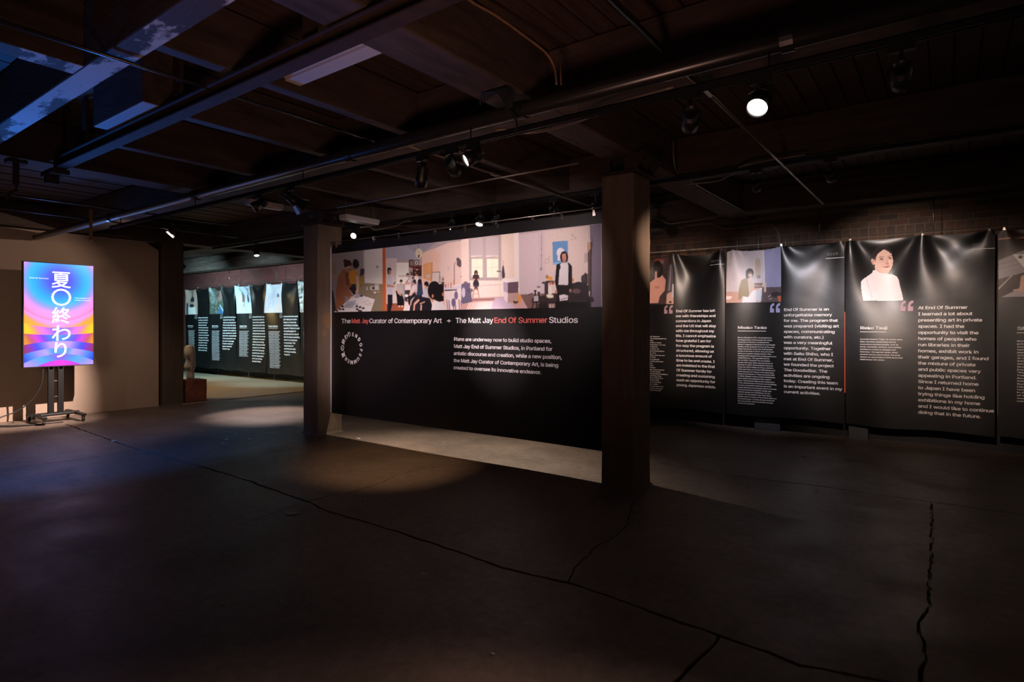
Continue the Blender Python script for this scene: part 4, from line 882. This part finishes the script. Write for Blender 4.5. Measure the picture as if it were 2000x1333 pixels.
wp=lambda px,py,Y=YCW:(on_y(px,py,Y)[0],Y,on_y(px,py,Y)[1])
pipe('conduit',[wp(1200,405,8.2),wp(1284,427,8.2),wp(1302,436,8.2),wp(1322,436,8.2),wp(1395,425,8.2)],.011,'conduit bending up behind the dark post near the brick wall',M['dull_steel'],seg=8)
pipe('conduit',[wp(1375,430),wp(1413,446),wp(1450,444),wp(1495,438),wp(1510,441),wp(1520,455),wp(1524,485)],.010,'conduit arching down the brick wall behind the olive jacket banner',M['dull_steel'],seg=8)
for px,top,l in ((1440,425,'vertical conduit on the brick wall, left one'),(1481,418,'vertical conduit on the brick wall, middle one'),(1534,408,'vertical conduit on the brick wall, right one')):
    a=wp(px,top,9.074); pipe('conduit',[(a[0],9.074,min(a[2],3.0)),(a[0],9.074,2.3)],.010,l,M['dull_steel'],smooth=False,seg=8)
a=[(-2.20,4.6,3.25),(-2.20,5.0,3.2)]
pipe('conduit',[(-2.215,5.75,3.35),(-2.215,5.78,3.12),(-2.215,5.95,3.04),(-2.215,6.6,3.03),(-2.215,8.3,3.03)],.010,'conduit dropping down and following the girder right of the dark post',M['dull_steel'],seg=8)
pipe('conduit',[(-2.2,6.05,2.96),(-1.9,6.1,2.96),(-1.75,6.0,2.97),(-1.5,5.72,2.985),(-1.0,5.70,2.985)],.010,'conduit leaving the girder and joining the middle light track',M['dull_steel'],seg=8)
pipe('conduit',[wp(704,444,5.6),wp(722,443,5.6),wp(732,449,5.6),wp(752,446,5.6),wp(775,441,5.6),wp(790,433,5.6),wp(802,432,5.6)],.010,'bent bluish conduit above the left half of the wide banner',M['steel'],seg=8)
# wooden hanger strip and hook on the left
x,y,z=-9.05,3.02,2.60
bm=bmesh.new(); box(bm,x-.03,x+.03,y-.03,y-.012,2.60,3.01); o=from_bm('wooden_hanger',bm,M['wood']); tag(o,'short wooden strip hanging by the pipe above the lit screen','hanger')
bm=bmesh.new(); tube(bm,[(x,y-.036,2.63),(x,y-.028,2.63)],.008,8); from_bm('bolt',bm,M['black'],o)
bm=bmesh.new(); tube(bm,[(-7.0,1.72,3.0),(-7.0,1.72,2.80)],.026,10); tube(bm,[(-7.0,1.72,2.80),(-6.98,1.72,2.75),(-7.05,1.69,2.73),(-7.09,1.67,2.66)],.015,8); box(bm,-7.07,-6.93,1.65,1.79,3.0,3.018)
o=from_bm('iron_hook',bm,M['iron']); tag(o,'old iron hook hanging at the left edge of the ceiling','hook')
# cable clutter tied to the pipe over the banner
bm=bmesh.new()
for k in range(5): tube(bm,smooth_path([(-2.50+.03*k,3.05,2.96+.01*k),(-2.44+.03*k,3.0,3.0),(-2.30+.02*k,2.98,2.97),(-2.24+.01*k,3.0,2.86)],4),.007,6)
tube(bm,smooth_path([(-2.24,3.0,2.86),(-2.16,2.99,2.76),(-2.17,2.98,2.66),(-2.12,2.98,2.58)],4),.006,6)
o=from_bm('cable_bundle',bm,M['rubber']); tag(o,'tangle of black cables tied to the long black pipe over the wide banner','cable')

# ------------------------------------------------------------------ spotlights
def spot(pos,aim,label,on='on',energy=0,color=WARM,angle=45,blend=.6,r=.036,L=.13,top=None,barn=False,soft=.03,blade=None):
    """pos = centre of the head, top = height of the track above it"""
    P=Vector(pos); d=(Vector(aim)-P).normalized(); top=top or (2.717 if pos[1]<4 else 2.947)
    root=empty('track_spotlight',(pos[0],pos[1],top)); tag(root,label,'spotlight','spotlights on the tracks')
    h=top-pos[2]
    bm=bmesh.new(); box(bm,-.05,.05,-.014,.014,-.035,.0); tube(bm,[(0,0,-.035),(0,0,-max(.05,h-r-.03))],.008,8); from_bm('track_adapter',bm,M['black'],root)
    q=d.to_track_quat('-Z','Y'); side=q@Vector((1,0,0))
    bm=bmesh.new(); rr_=r+.008; zt=-max(.05,h-r-.03)
    c0=Vector((0,0,-h)); 
    tube(bm,[c0+side*rr_, c0+side*rr_+Vector((0,0,r*.9)), Vector((0,0,zt)), c0-side*rr_+Vector((0,0,r*.9)), c0-side*rr_],.005,6); from_bm('yoke',bm,M['black'],root)
    bm=bmesh.new(); lathe(bm,[(0,L*.55),(r*.75,L*.55),(r*.85,L*.45),(r*.85,L*.1),(r*.95,L*.08),(r*.95,-L*.1),(r*1.05,-L*.14),(r*1.08,-L*.5),(r*.98,-L*.5),(r*.94,-L*.38)],20)
    for k in range(3): lathe(bm,[(r*.86,L*(.18+.1*k)),(r*1.0,L*(.19+.1*k)),(r*1.0,L*(.22+.1*k)),(r*.86,L*(.23+.1*k))],20)
    hs=from_bm('housing',bm,M['black'],root,True); hs.location=(0,0,-h); hs.rotation_mode='QUATERNION'; hs.rotation_quaternion=q
    bm=bmesh.new(); lathe(bm,[(0,-L*.40),(r*.6,-L*.395),(r*.94,-L*.38)],20)
    ln=from_bm('lens',bm,{'on':M['lens_on'],'dim':M['lens_dim'],'off':M['lens_off']}[on],hs)
    if barn:
        bm=bmesh.new()
        for k,(a,ln_) in enumerate(((0,.07),(1,.07),(2,.07),(3,.07))):
            th=a*math.pi/2; u=Vector((math.cos(th),math.sin(th),0)); v=Vector((-math.sin(th),math.cos(th),0)); zz=Vector((0,0,-L*.5))
            p=[zz+u*r+v*r*.9, zz+u*r-v*r*.9, zz+u*(r+.035)-v*r*1.3+Vector((0,0,-ln_)), zz+u*(r+.035)+v*r*1.3+Vector((0,0,-ln_))]
            A_=[bm.verts.new(x_) for x_ in p]; B_=[bm.verts.new(x_+u*.002) for x_ in p]; bm.faces.new(A_); bm.faces.new(B_[::-1])
            for q_ in range(4): bm.faces.new((A_[q_],B_[q_],B_[(q_+1)%4],A_[(q_+1)%4]))
        from_bm('barn_doors',bm,M['black'],hs)
    if energy:
        o=lamp('spotlight_bulb','SPOT',tuple(P+d*(L*.56)),aim,energy,color,soft,angle,blend); 
        o.parent=root; o.location=P+d*(L*.56)-Vector(root.location)
    return root
KE=2.6
Y1=MY-.03; Y2=5.80
# along the long black pipe
spot((-.74,Y1,2.60),(-.9,.5,.0),'blinding white spotlight at upper right, the brightest lamp','on',60*KE,(1,.66,.50),70,1.0,r=.05,L=.15)
spot((-2.58,Y1,2.63),(-4.0,.9,1.2),'round lit spotlight under the black pipe, above the wide banner','on',3*KE,AMBER,46,1.0,r=.045)
spot((-2.77,Y1,2.60),(-3.55,5.09,1.95),'unlit-looking black spotlight just left of the round lit one','off',66*KE,PINK,66,1.0,r=.042,L=.16)
l3=spot((-3.06,Y1,2.58),(-4.85,4.35,0),'black spotlight third from the dark post under the black pipe','off',90*KE,AMBER,40,1.0,r=.042,L=.16)
l2=bpy.data.objects['track_spotlight.001']
o=lamp('spotlight_extra','SPOT',(-2.84,Y1+.07,2.53),(-5.8,5.09,1.42),210*KE,PINK,.03,25,1.0); o.parent=l2; o.location=Vector((-2.84,Y1+.07,2.53))-l2.location  # lamp added to brighten the wide banner's left part, no head points there
o=lamp('spotlight_extra','SPOT',(-3.10,Y1+.07,2.52),(-5.05,5.09,1.93),84*KE,PINK,.03,60,1.0); o.parent=l3; o.location=Vector((-3.10,Y1+.07,2.52))-l3.location  # second lamp added to this head, lights the panorama print
spot((-4.69,Y1,2.62),(-4.02,5.09,1.30),'lit spotlight with barn doors just left of centre','on',110*KE,PINK,24,1.0,r=.04,barn=True)
spot((-5.19,Y1,2.62),(-6.3,.9,1.0),'round lit spotlight left of the one with barn doors','on',3*KE,PINK,34,1.0,r=.045)
spot((-1.09,Y1,2.58),(-3.2,8.7,1.65),'dark spotlight just left of the blinding one','off',430*KE,WARM,25,.9,r=.042,L=.16)
spot((-.16,Y1,2.58),(-.3,8.7,1.35),'dark spotlight at the top right edge under the black pipe','off',190*KE,WARM,36,.9,r=.042)
wl=spot((-9.35,4.17,2.92),(-11.68,3.0,.6),'lit spotlight with a barn door near the beige wall','on',18*KE,(1,.72,.58),150,.5,r=.04,top=3.02,soft=.008)
o=lamp('spotlight_extra','SPOT',(0,0,0),(1,0,0),700*KE,(1,.76,.66),.008,42,1.0); o.parent=wl; o.location=Vector((-9.35,4.17,2.92))-wl.location+(Vector((-11.68,2.7,.1))-Vector((-9.35,4.17,2.92))).normalized()*.075; o.rotation_quaternion=(Vector((-11.68,2.7,.1))-Vector((-9.35,4.17,2.92))).to_track_quat('-Z','Y')  # second, narrow lamp added to this head, brightens the foot of the wall
pB=Vector((-9.35,4.17,2.92))+(Vector((-11.68,3.0,.6))-Vector((-9.35,4.17,2.92))).normalized()*.0728-wl.location
vA=Vector((-.985,-.165,-.042)); vB=Vector((-.815,.266,-.514)); nn=vA.cross(vB).normalized(); vA2=(vA+(vA-vB)*.7).normalized(); vB2=(vB+(vB-vA)*1.2).normalized()
bm=bmesh.new(); ps=[pB+vA2*.09,pB+vB2*.09,pB+vB2*.09-nn*.16,pB+vA2*.09-nn*.16]
A_=[bm.verts.new(p_) for p_ in ps]; bm.faces.new(A_); from_bm('barn_door',bm,M['black'],wl)
# on the middle track
spot((-7.2,Y2,2.85),(-5.2,2.6,1.2),'small bright spotlight just right of the stained post','on',14*KE,(1,.80,.76),44,.9,r=.045)
spot((-5.24,Y2,2.80),(-5.3,4.9,.0),'dark spotlight with a lit underside above the wide banner','dim',0,WARM,50,.6,r=.045,barn=True)
spot((-4.76,Y2,2.81),(-4.4,4.4,.0),'bright round spotlight behind the top of the wide banner','on',170*KE,(1,.84,.68),100,.8,r=.05,soft=.02)
spot((-4.52,Y2,2.80),(-6.4,4.6,.4),'half-seen lit spotlight right of the bright round one','on',45*KE,(1,.82,.66),80,.8,r=.04,soft=.02)
spot((-3.66,Y2,2.80),(-3.8,8.6,1.9),'dark spotlight above the right half of the wide banner','off',0,r=.045)
spot((-3.12,Y2,2.78),(-3.3,8.6,1.9),'dark spotlight next to the dark post on the middle track','off',0,r=.045)
spot((-1.44,Y2,2.80),(-1.9,8.7,1.6),'faint dark spotlight under the thin pipe at right','off',105*KE,(.9,.86,.95),52,.9,r=.04)
spot((-.82,Y2,2.80),(-.62,8.7,1.95),'dark spotlight above the woman in the white turtleneck','off',115*KE,WHITE,44,.9,r=.042)
spot((.9,Y2,2.80),(1.1,8.7,1.7),'dark spotlight outside the right edge of the picture on the middle track','off',10*KE,WARM,50,.9,r=.042)
# far room
spot((-10.36,6.08,2.83),(-9.2,5.6,0),'small lit downlight in the far room near the stained post','on',230*KE,(1,.80,.76),42,.9,r=.05,top=3.02)
spot((-16.2,6.06,2.72),(-17.0,8.7,1.5),'spotlight reflecting blue in the far room behind the dark post','dim',260*KE,TEAL,100,.9,r=.05,top=3.02)
spot((-12.9,5.9,2.72),(-13.9,8.7,1.5),'far spotlight aimed at the scribbled white picture','off',260*KE,(.50,.83,1),84,.9,r=.05,top=3.02)
lamp('amber_floor_light','SPOT',(-16.5,4.2,2.6),(-14.8,7.6,0),520,(1,.66,.20),.1,74,.9)
lamp('warm_floor_light','SPOT',(-12.6,4.6,2.8),(-12.6,7.4,0),150,(1,.72,.42),.1,74,.9)

# ------------------------------------------------------------------ the lit screen on its trolley
tv=empty('display_screen',(-11.15,3.28,0)); tag(tv,'tall lit screen with pink and blue rings on a black trolley stand','screen')
hw,zb,zt=.46,.845,2.455
bm=bmesh.new(); box(bm,-.07,-.004,-hw,hw,zb,zt); bevel(from_bm('screen_case',bm,M['black'],tv),.006)
bm=bmesh.new(); f=.012
box(bm,-.004,.006,-hw,hw,zb,zb+f); box(bm,-.004,.006,-hw,hw,zt-f,zt); box(bm,-.004,.006,-hw,-hw+f,zb+f,zt-f); box(bm,-.004,.006,hw-f,hw,zb+f,zt-f); from_bm('bezel',bm,M['black'],tv)
cv=Canvas(0,1,0,1,.0036,(0,0,0)); u=cv.X; v=1-cv.Z
def ramp(t,stops):
    t=np.clip(t,stops[0][0],stops[-1][0]); out=np.zeros(t.shape+(3,))
    for k in range(3): out[...,k]=np.interp(t,[s[0] for s in stops],[s[1][k] for s in stops])
    return out
asp=1.75
dc=np.abs(u-.5)
R=np.hypot(u-.5,(v-.16)*asp)
col=ramp(R,[(0,(66,70,226)),(.17,(84,98,240)),(.27,(70,140,246)),(.36,(52,176,250)),(.43,(70,186,248)),(.5,(150,160,246)),(.56,(226,156,240)),(.66,(252,150,226)),(.70,(250,130,200)),(.73,(248,110,150))])
def band(top,colf):
    m_=v>top; col[m_]=colf[m_]
f1=.565-.46*dc**2
band(f1,ramp((v-f1)*9+dc*.6,[(0,(255,158,240)),(.45,(250,150,230)),(.72,(252,160,120)),(.95,(252,170,40))]))
f2=.628-.2*dc**2
band(f2,ramp(dc+(v-f2)*1.2,[(0,(110,92,236)),(.12,(150,96,240)),(.25,(226,110,236)),(.36,(244,130,190)),(.44,(250,180,60)),(.52,(255,206,10))]))
f3=.698-.07*dc**2
band(f3,ramp(dc+(v-f3)*1.0,[(0,(60,150,250)),(.16,(50,120,250)),(.26,(120,60,236)),(.36,(214,50,226)),(.46,(200,80,120)),(.54,(226,140,30))]))
f4=.758+.13*dc**2
band(f4,ramp(dc+(v-f4)*.6,[(0,(196,160,250)),(.16,(190,150,248)),(.26,(110,110,252)),(.34,(50,70,250)),(.42,(130,30,200)),(.54,(150,30,90))]))
f5=.826+.2*dc**2
band(f5,ramp(dc+(v-f5)*.8,[(0,(90,160,252)),(.12,(70,150,250)),(.22,(180,160,246)),(.34,(150,140,246)),(.44,(60,130,250)),(.54,(30,70,220))]))
f6=.884+.31*dc**2
band(f6,ramp(dc+(v-f6)*1.5,[(0,(150,90,240)),(.08,(140,90,240)),(.16,(90,130,250)),(.30,(70,170,252)),(.40,(130,150,246)),(.54,(190,150,240))]))
f7=.945+.55*dc**2
band(f7,ramp(dc,[(0,(240,50,226)),(.25,(200,50,226))]))
cv.c=col; cv.a[:]=1
sy0,sy1,sz0,sz1=-hw+f,hw-f,zb+f,zt-f
o=print_mesh('screen_image',cv,lambda x,z:np.zeros_like(x),M['screen'],tv)
o.matrix_local=Matrix(((0,1,0,.001),(sy1-sy0,0,0,sy0),(0,0,sz1-sz0,sz0),(0,0,0,1)))
o['label']='glowing poster image of rings and arcs'
W_=sy1-sy0; H_=sz1-sz0
def tvtext(g,uc,vc,cap,width,nm='screen_lettering',bold=.01):
    # lettering built in a local frame (x = along the screen, z = up), then stood on the screen
    JOBS.append(dict(name=nm,lines=[g],x=0,z=0,size=cap,pitch=0,fn=lambda x,z:np.zeros_like(x),m=M['screen_white'],parent=tv,width=width,wline=0,bold=bold,place=[(0,0,0,0)],track=.95,res=4,label=None,split=False,uv=(uc,vc)))
marks=[('夏',.520,.236,.245,.242),('〇',.520,.412,.262,.250),('終',.520,.586,.250,.232),('わ',.520,.755,.235,.236),('り',.510,.920,.235,.150)]
for g,uc,vc,cp,wd in marks: tvtext(g,uc,vc,cp*1.0,wd,bold=.012)
tvtext('End Of Summer',.21,.155,.022,.235); tvtext('The Creation of',.835,.335,.019,.215); tvtext('a New Culture.',.835,.357,.019,.215)
jobs=list(JOBS); uvs=[j.pop('uv') for j in jobs]
before=set(bpy.data.objects); flush(); made=[o for o in bpy.data.objects if o.name.startswith('screen_lettering')]
made.sort(key=lambda o:o.name)
names=[j['name'] for j in jobs]
for o,(uc,vc) in zip(made,uvs):
    zs=[v_.co.z for v_ in o.data.vertices]; zm=min(zs)
    big = abs(uc-.515)<.02
    Rm=Matrix(((0,1,0,.004),(1,0,0,sy0+uc*W_),(0,0,1,sz1-vc*H_-zm if big else sz1-vc*H_),(0,0,0,1)))
    o.matrix_local=Rm
# trolley
class _Sub:                      # the stand is bolted to the screen: its pieces are parts of the same thing
    pass
st=tv
for s_ in (-.11,.015):
    bm=bmesh.new(); box(bm,-.05,.0,s_-.038,s_+.038,.13,.86); box(bm,-.155,-.095,s_-.03,s_+.03,.86,1.9); box(bm,-.155,0,s_-.03,s_+.03,.80,.86); bevel(from_bm('upright',bm,M['black'],st),.004)
for z in (.38,.62):
    bm=bmesh.new(); tube(bm,[(-.02,-.08,z),(-.02,-.02,z)],.006,8); from_bm('crossbar',bm,M['black'],st)
bm=bmesh.new(); box(bm,-.12,.10,-.27,.17,.095,.13); bevel(from_bm('base_plate',bm,M['black'],st),.008)
for s_ in (-.30,.20):
    bm=bmesh.new(); vs=box(bm,-.36,.38,s_-.035,s_+.035,.085,.125); bevel(from_bm('leg',bm,M['black'],st),.01)
    bm=bmesh.new(); box(bm,-.03,.03,s_-.05,s_+.05,.09,.132); from_bm('leg_joint',bm,M['black'],st)
    for x in (-.32,.34):
        c=empty('caster',(x,s_,0)); c.parent=st
        bm=bmesh.new(); k=16
        tube(bm,[(0,-.014,.034),(0,.014,.034)],.034,16); from_bm('wheel',bm,M['rubber'],c)
        bm=bmesh.new(); box(bm,-.012,.02,-.022,-.017,.03,.075); box(bm,-.012,.02,.017,.022,.03,.075); box(bm,-.016,.024,-.022,.022,.072,.086); tube(bm,[(0,-.024,.034),(0,.024,.034)],.012,10); from_bm('fork',bm,M['clip'],c)
cord=pipe('power_cord',[(-11.17,3.07,.86),(-11.19,3.06,.60),(-11.22,2.96,.36),(-11.24,2.78,.20),(-11.20,2.55,.12),(-11.1,2.50,.03),(-11.0,2.62,.012),(-10.85,3.0,.008)],.009,'black power cord curving down from the lit screen to the floor',M['rubber'],'cable',seg=6)
pipe('floor_cable',[(-11.58,-1.0,.012),(-11.60,1.2,.012),(-11.52,2.2,.012),(-11.2,2.55,.010),(-10.95,2.9,.008),(-10.9,3.25,.008)],.009,'black cable lying on the floor along the beige wall',M['rubber'],'cable',seg=6)

for k_ in ('label','category'): del cord[k_]
cord.parent=tv; cord.location=(11.15,-3.28,0)

# ------------------------------------------------------------------ stone torso on its rusted block
pd=empty('pedestal',(-11.88,5.62,0)); tag(pd,'low rusty red block pedestal carrying the stone torso','pedestal')
bm=bmesh.new(); box(bm,-.20,.20,-.20,.20,.012,.43); bmesh.ops.subdivide_edges(bm,edges=bm.edges[:],cuts=6,use_grid_fill=True)
for v_ in bm.verts: v_.co+=Vector((random.uniform(-1,1),random.uniform(-1,1),0))*.003
bevel(from_bm('block',bm,M['redwood'],pd),.006)
bm=bmesh.new(); box(bm,-.26,.26,-.24,.24,.0,.012); from_bm('foot_plate',bm,M['iron'],pd)
prof=[(.00,.075,.06,0,0),(.04,.078,.062,0,0),(.12,.070,.055,0,0),(.17,.075,.06,-.01,0),(.23,.115,.085,-.03,0),(.28,.118,.085,-.035,.01),(.34,.095,.07,-.01,.01),(.40,.088,.065,.01,0),(.46,.10,.075,.015,-.01),(.54,.108,.08,-.01,-.01),(.60,.10,.07,-.035,0),(.64,.08,.06,-.03,0),(.665,.045,.04,-.02,0)]
bm=bmesh.new(); rings=[]; n=24
for (z,a,b_,ox,oy) in prof:
    rings.append([bm.verts.new((ox+a*math.cos(2*math.pi*k/n)*(1+.10*math.cos(2*(2*math.pi*k/n)+z*7)),oy+b_*math.sin(2*math.pi*k/n),z)) for k in range(n)])
for a,b_ in zip(rings,rings[1:]):
    for k in range(n): bm.faces.new((a[k],a[(k+1)%n],b_[(k+1)%n],b_[k]))
bm.faces.new(rings[0][::-1]); bm.faces.new(rings[-1])
sc_=from_bm('torso_sculpture',bm,M['stone'],None,True); sc_.location=(-11.92,5.62,.432); sc_.scale=(1.15,1.15,1.0); md=sc_.modifiers.new('s','SUBSURF'); md.levels=1; md.render_levels=2
tag(sc_,'pale translucent stone torso standing on the rusty red block','sculpture')

# ------------------------------------------------------------------ odd boxes seen under the banners, litter on the floor
def crate(x,y,w_,d,h,label,name='wooden_box'):
    bm=bmesh.new(); box(bm,-w_/2,w_/2,-d/2,d/2,0,h); box(bm,-w_/2-.006,w_/2+.006,-d/2-.006,d/2+.006,h,h+.012); o=bevel(from_bm(name,bm,M['grey_box']),.004); o.location=(x,y,0); tag(o,label,'box'); return o
a=on_floor(1666,859); crate(-.93,8.93,.22,.16,.2,'pale grey box under the white turtleneck banner')
crate(-2.05,8.95,.34,.16,.17,'low grey box under the olive jacket banner')
# scraps of paper and grit
CHIP={700:'pale chip on the lit floor just under the wide banner by the stained post',222:'pale chip on the blue-lit floor right of the screen stand',158:'pale chip at the start of the floor joint below the screen stand',76:'pale chip on the floor at the left edge, in front of the screen stand',442:'leftmost of three pale chips on the floor left of the stained post',488:'rightmost of three pale chips on the floor left of the stained post',436:'lowest of three pale chips on the floor left of the stained post',532:'tiny pale chip on the brown floor in front of the stained post',828:'pale chip on the dark floor below the long joint, centre of the picture',962:'pale chip on the floor at the bottom centre of the picture',1572:'yellowish chip on the floor below the olive jacket banner',1668:'pale chip on the floor below the white turtleneck banner',1594:'tiny chip beside the thin joint at the right of the floor',1924:'tiny chip on the floor at the lower right, right of the crack',434:'tiny chip on the black floor at lower left',551:'tiny chip on the floor below the round metal disc',713:'tiny chip close to the crossing of joint and crack',460:'pale chip in the pale pool of light beyond the screen',95:'pale chip on the floor close under the screen stand'}
for i,(px,py,s_) in enumerate([(700,857,10),(222,862,9),(158,835,7),(76,870,8),(442,859,10),(488,858,9),(436,867,8),(532,880,5),(828,1122,8),(962,1279,10),(791,1306,0),(1572,893,7),(1668,899,7),(1594,961,5),(1924,1211,5),(434,1180,7),(551,1176,5),(713,975,5),(850,812,0),(460,848,6),(385,846,0),(95,848,6)]):
    if not s_: continue
    x,y=on_floor(px,py); q=s_*.0022*math.hypot(x,y)/4
    bm=bmesh.new(); n=random.randint(5,7)
    T=[bm.verts.new((q*math.cos(2*math.pi*k/n)*random.uniform(.5,1.2),q*.7*math.sin(2*math.pi*k/n)*random.uniform(.5,1.2),.004+random.random()*.003)) for k in range(n)]
    B=[bm.verts.new((v_.co.x*1.05,v_.co.y*1.05,.0005)) for v_ in T]
    bm.faces.new(T); 
    for k in range(n): bm.faces.new((B[k],B[(k+1)%n],T[(k+1)%n],T[k]))
    o=from_bm('debris_chip',bm,M['dust']); o.location=(x,y,0)
    tag(o,CHIP.get(px,'small pale chip lying on the bare concrete floor'),'chip','pale chips on the floor')
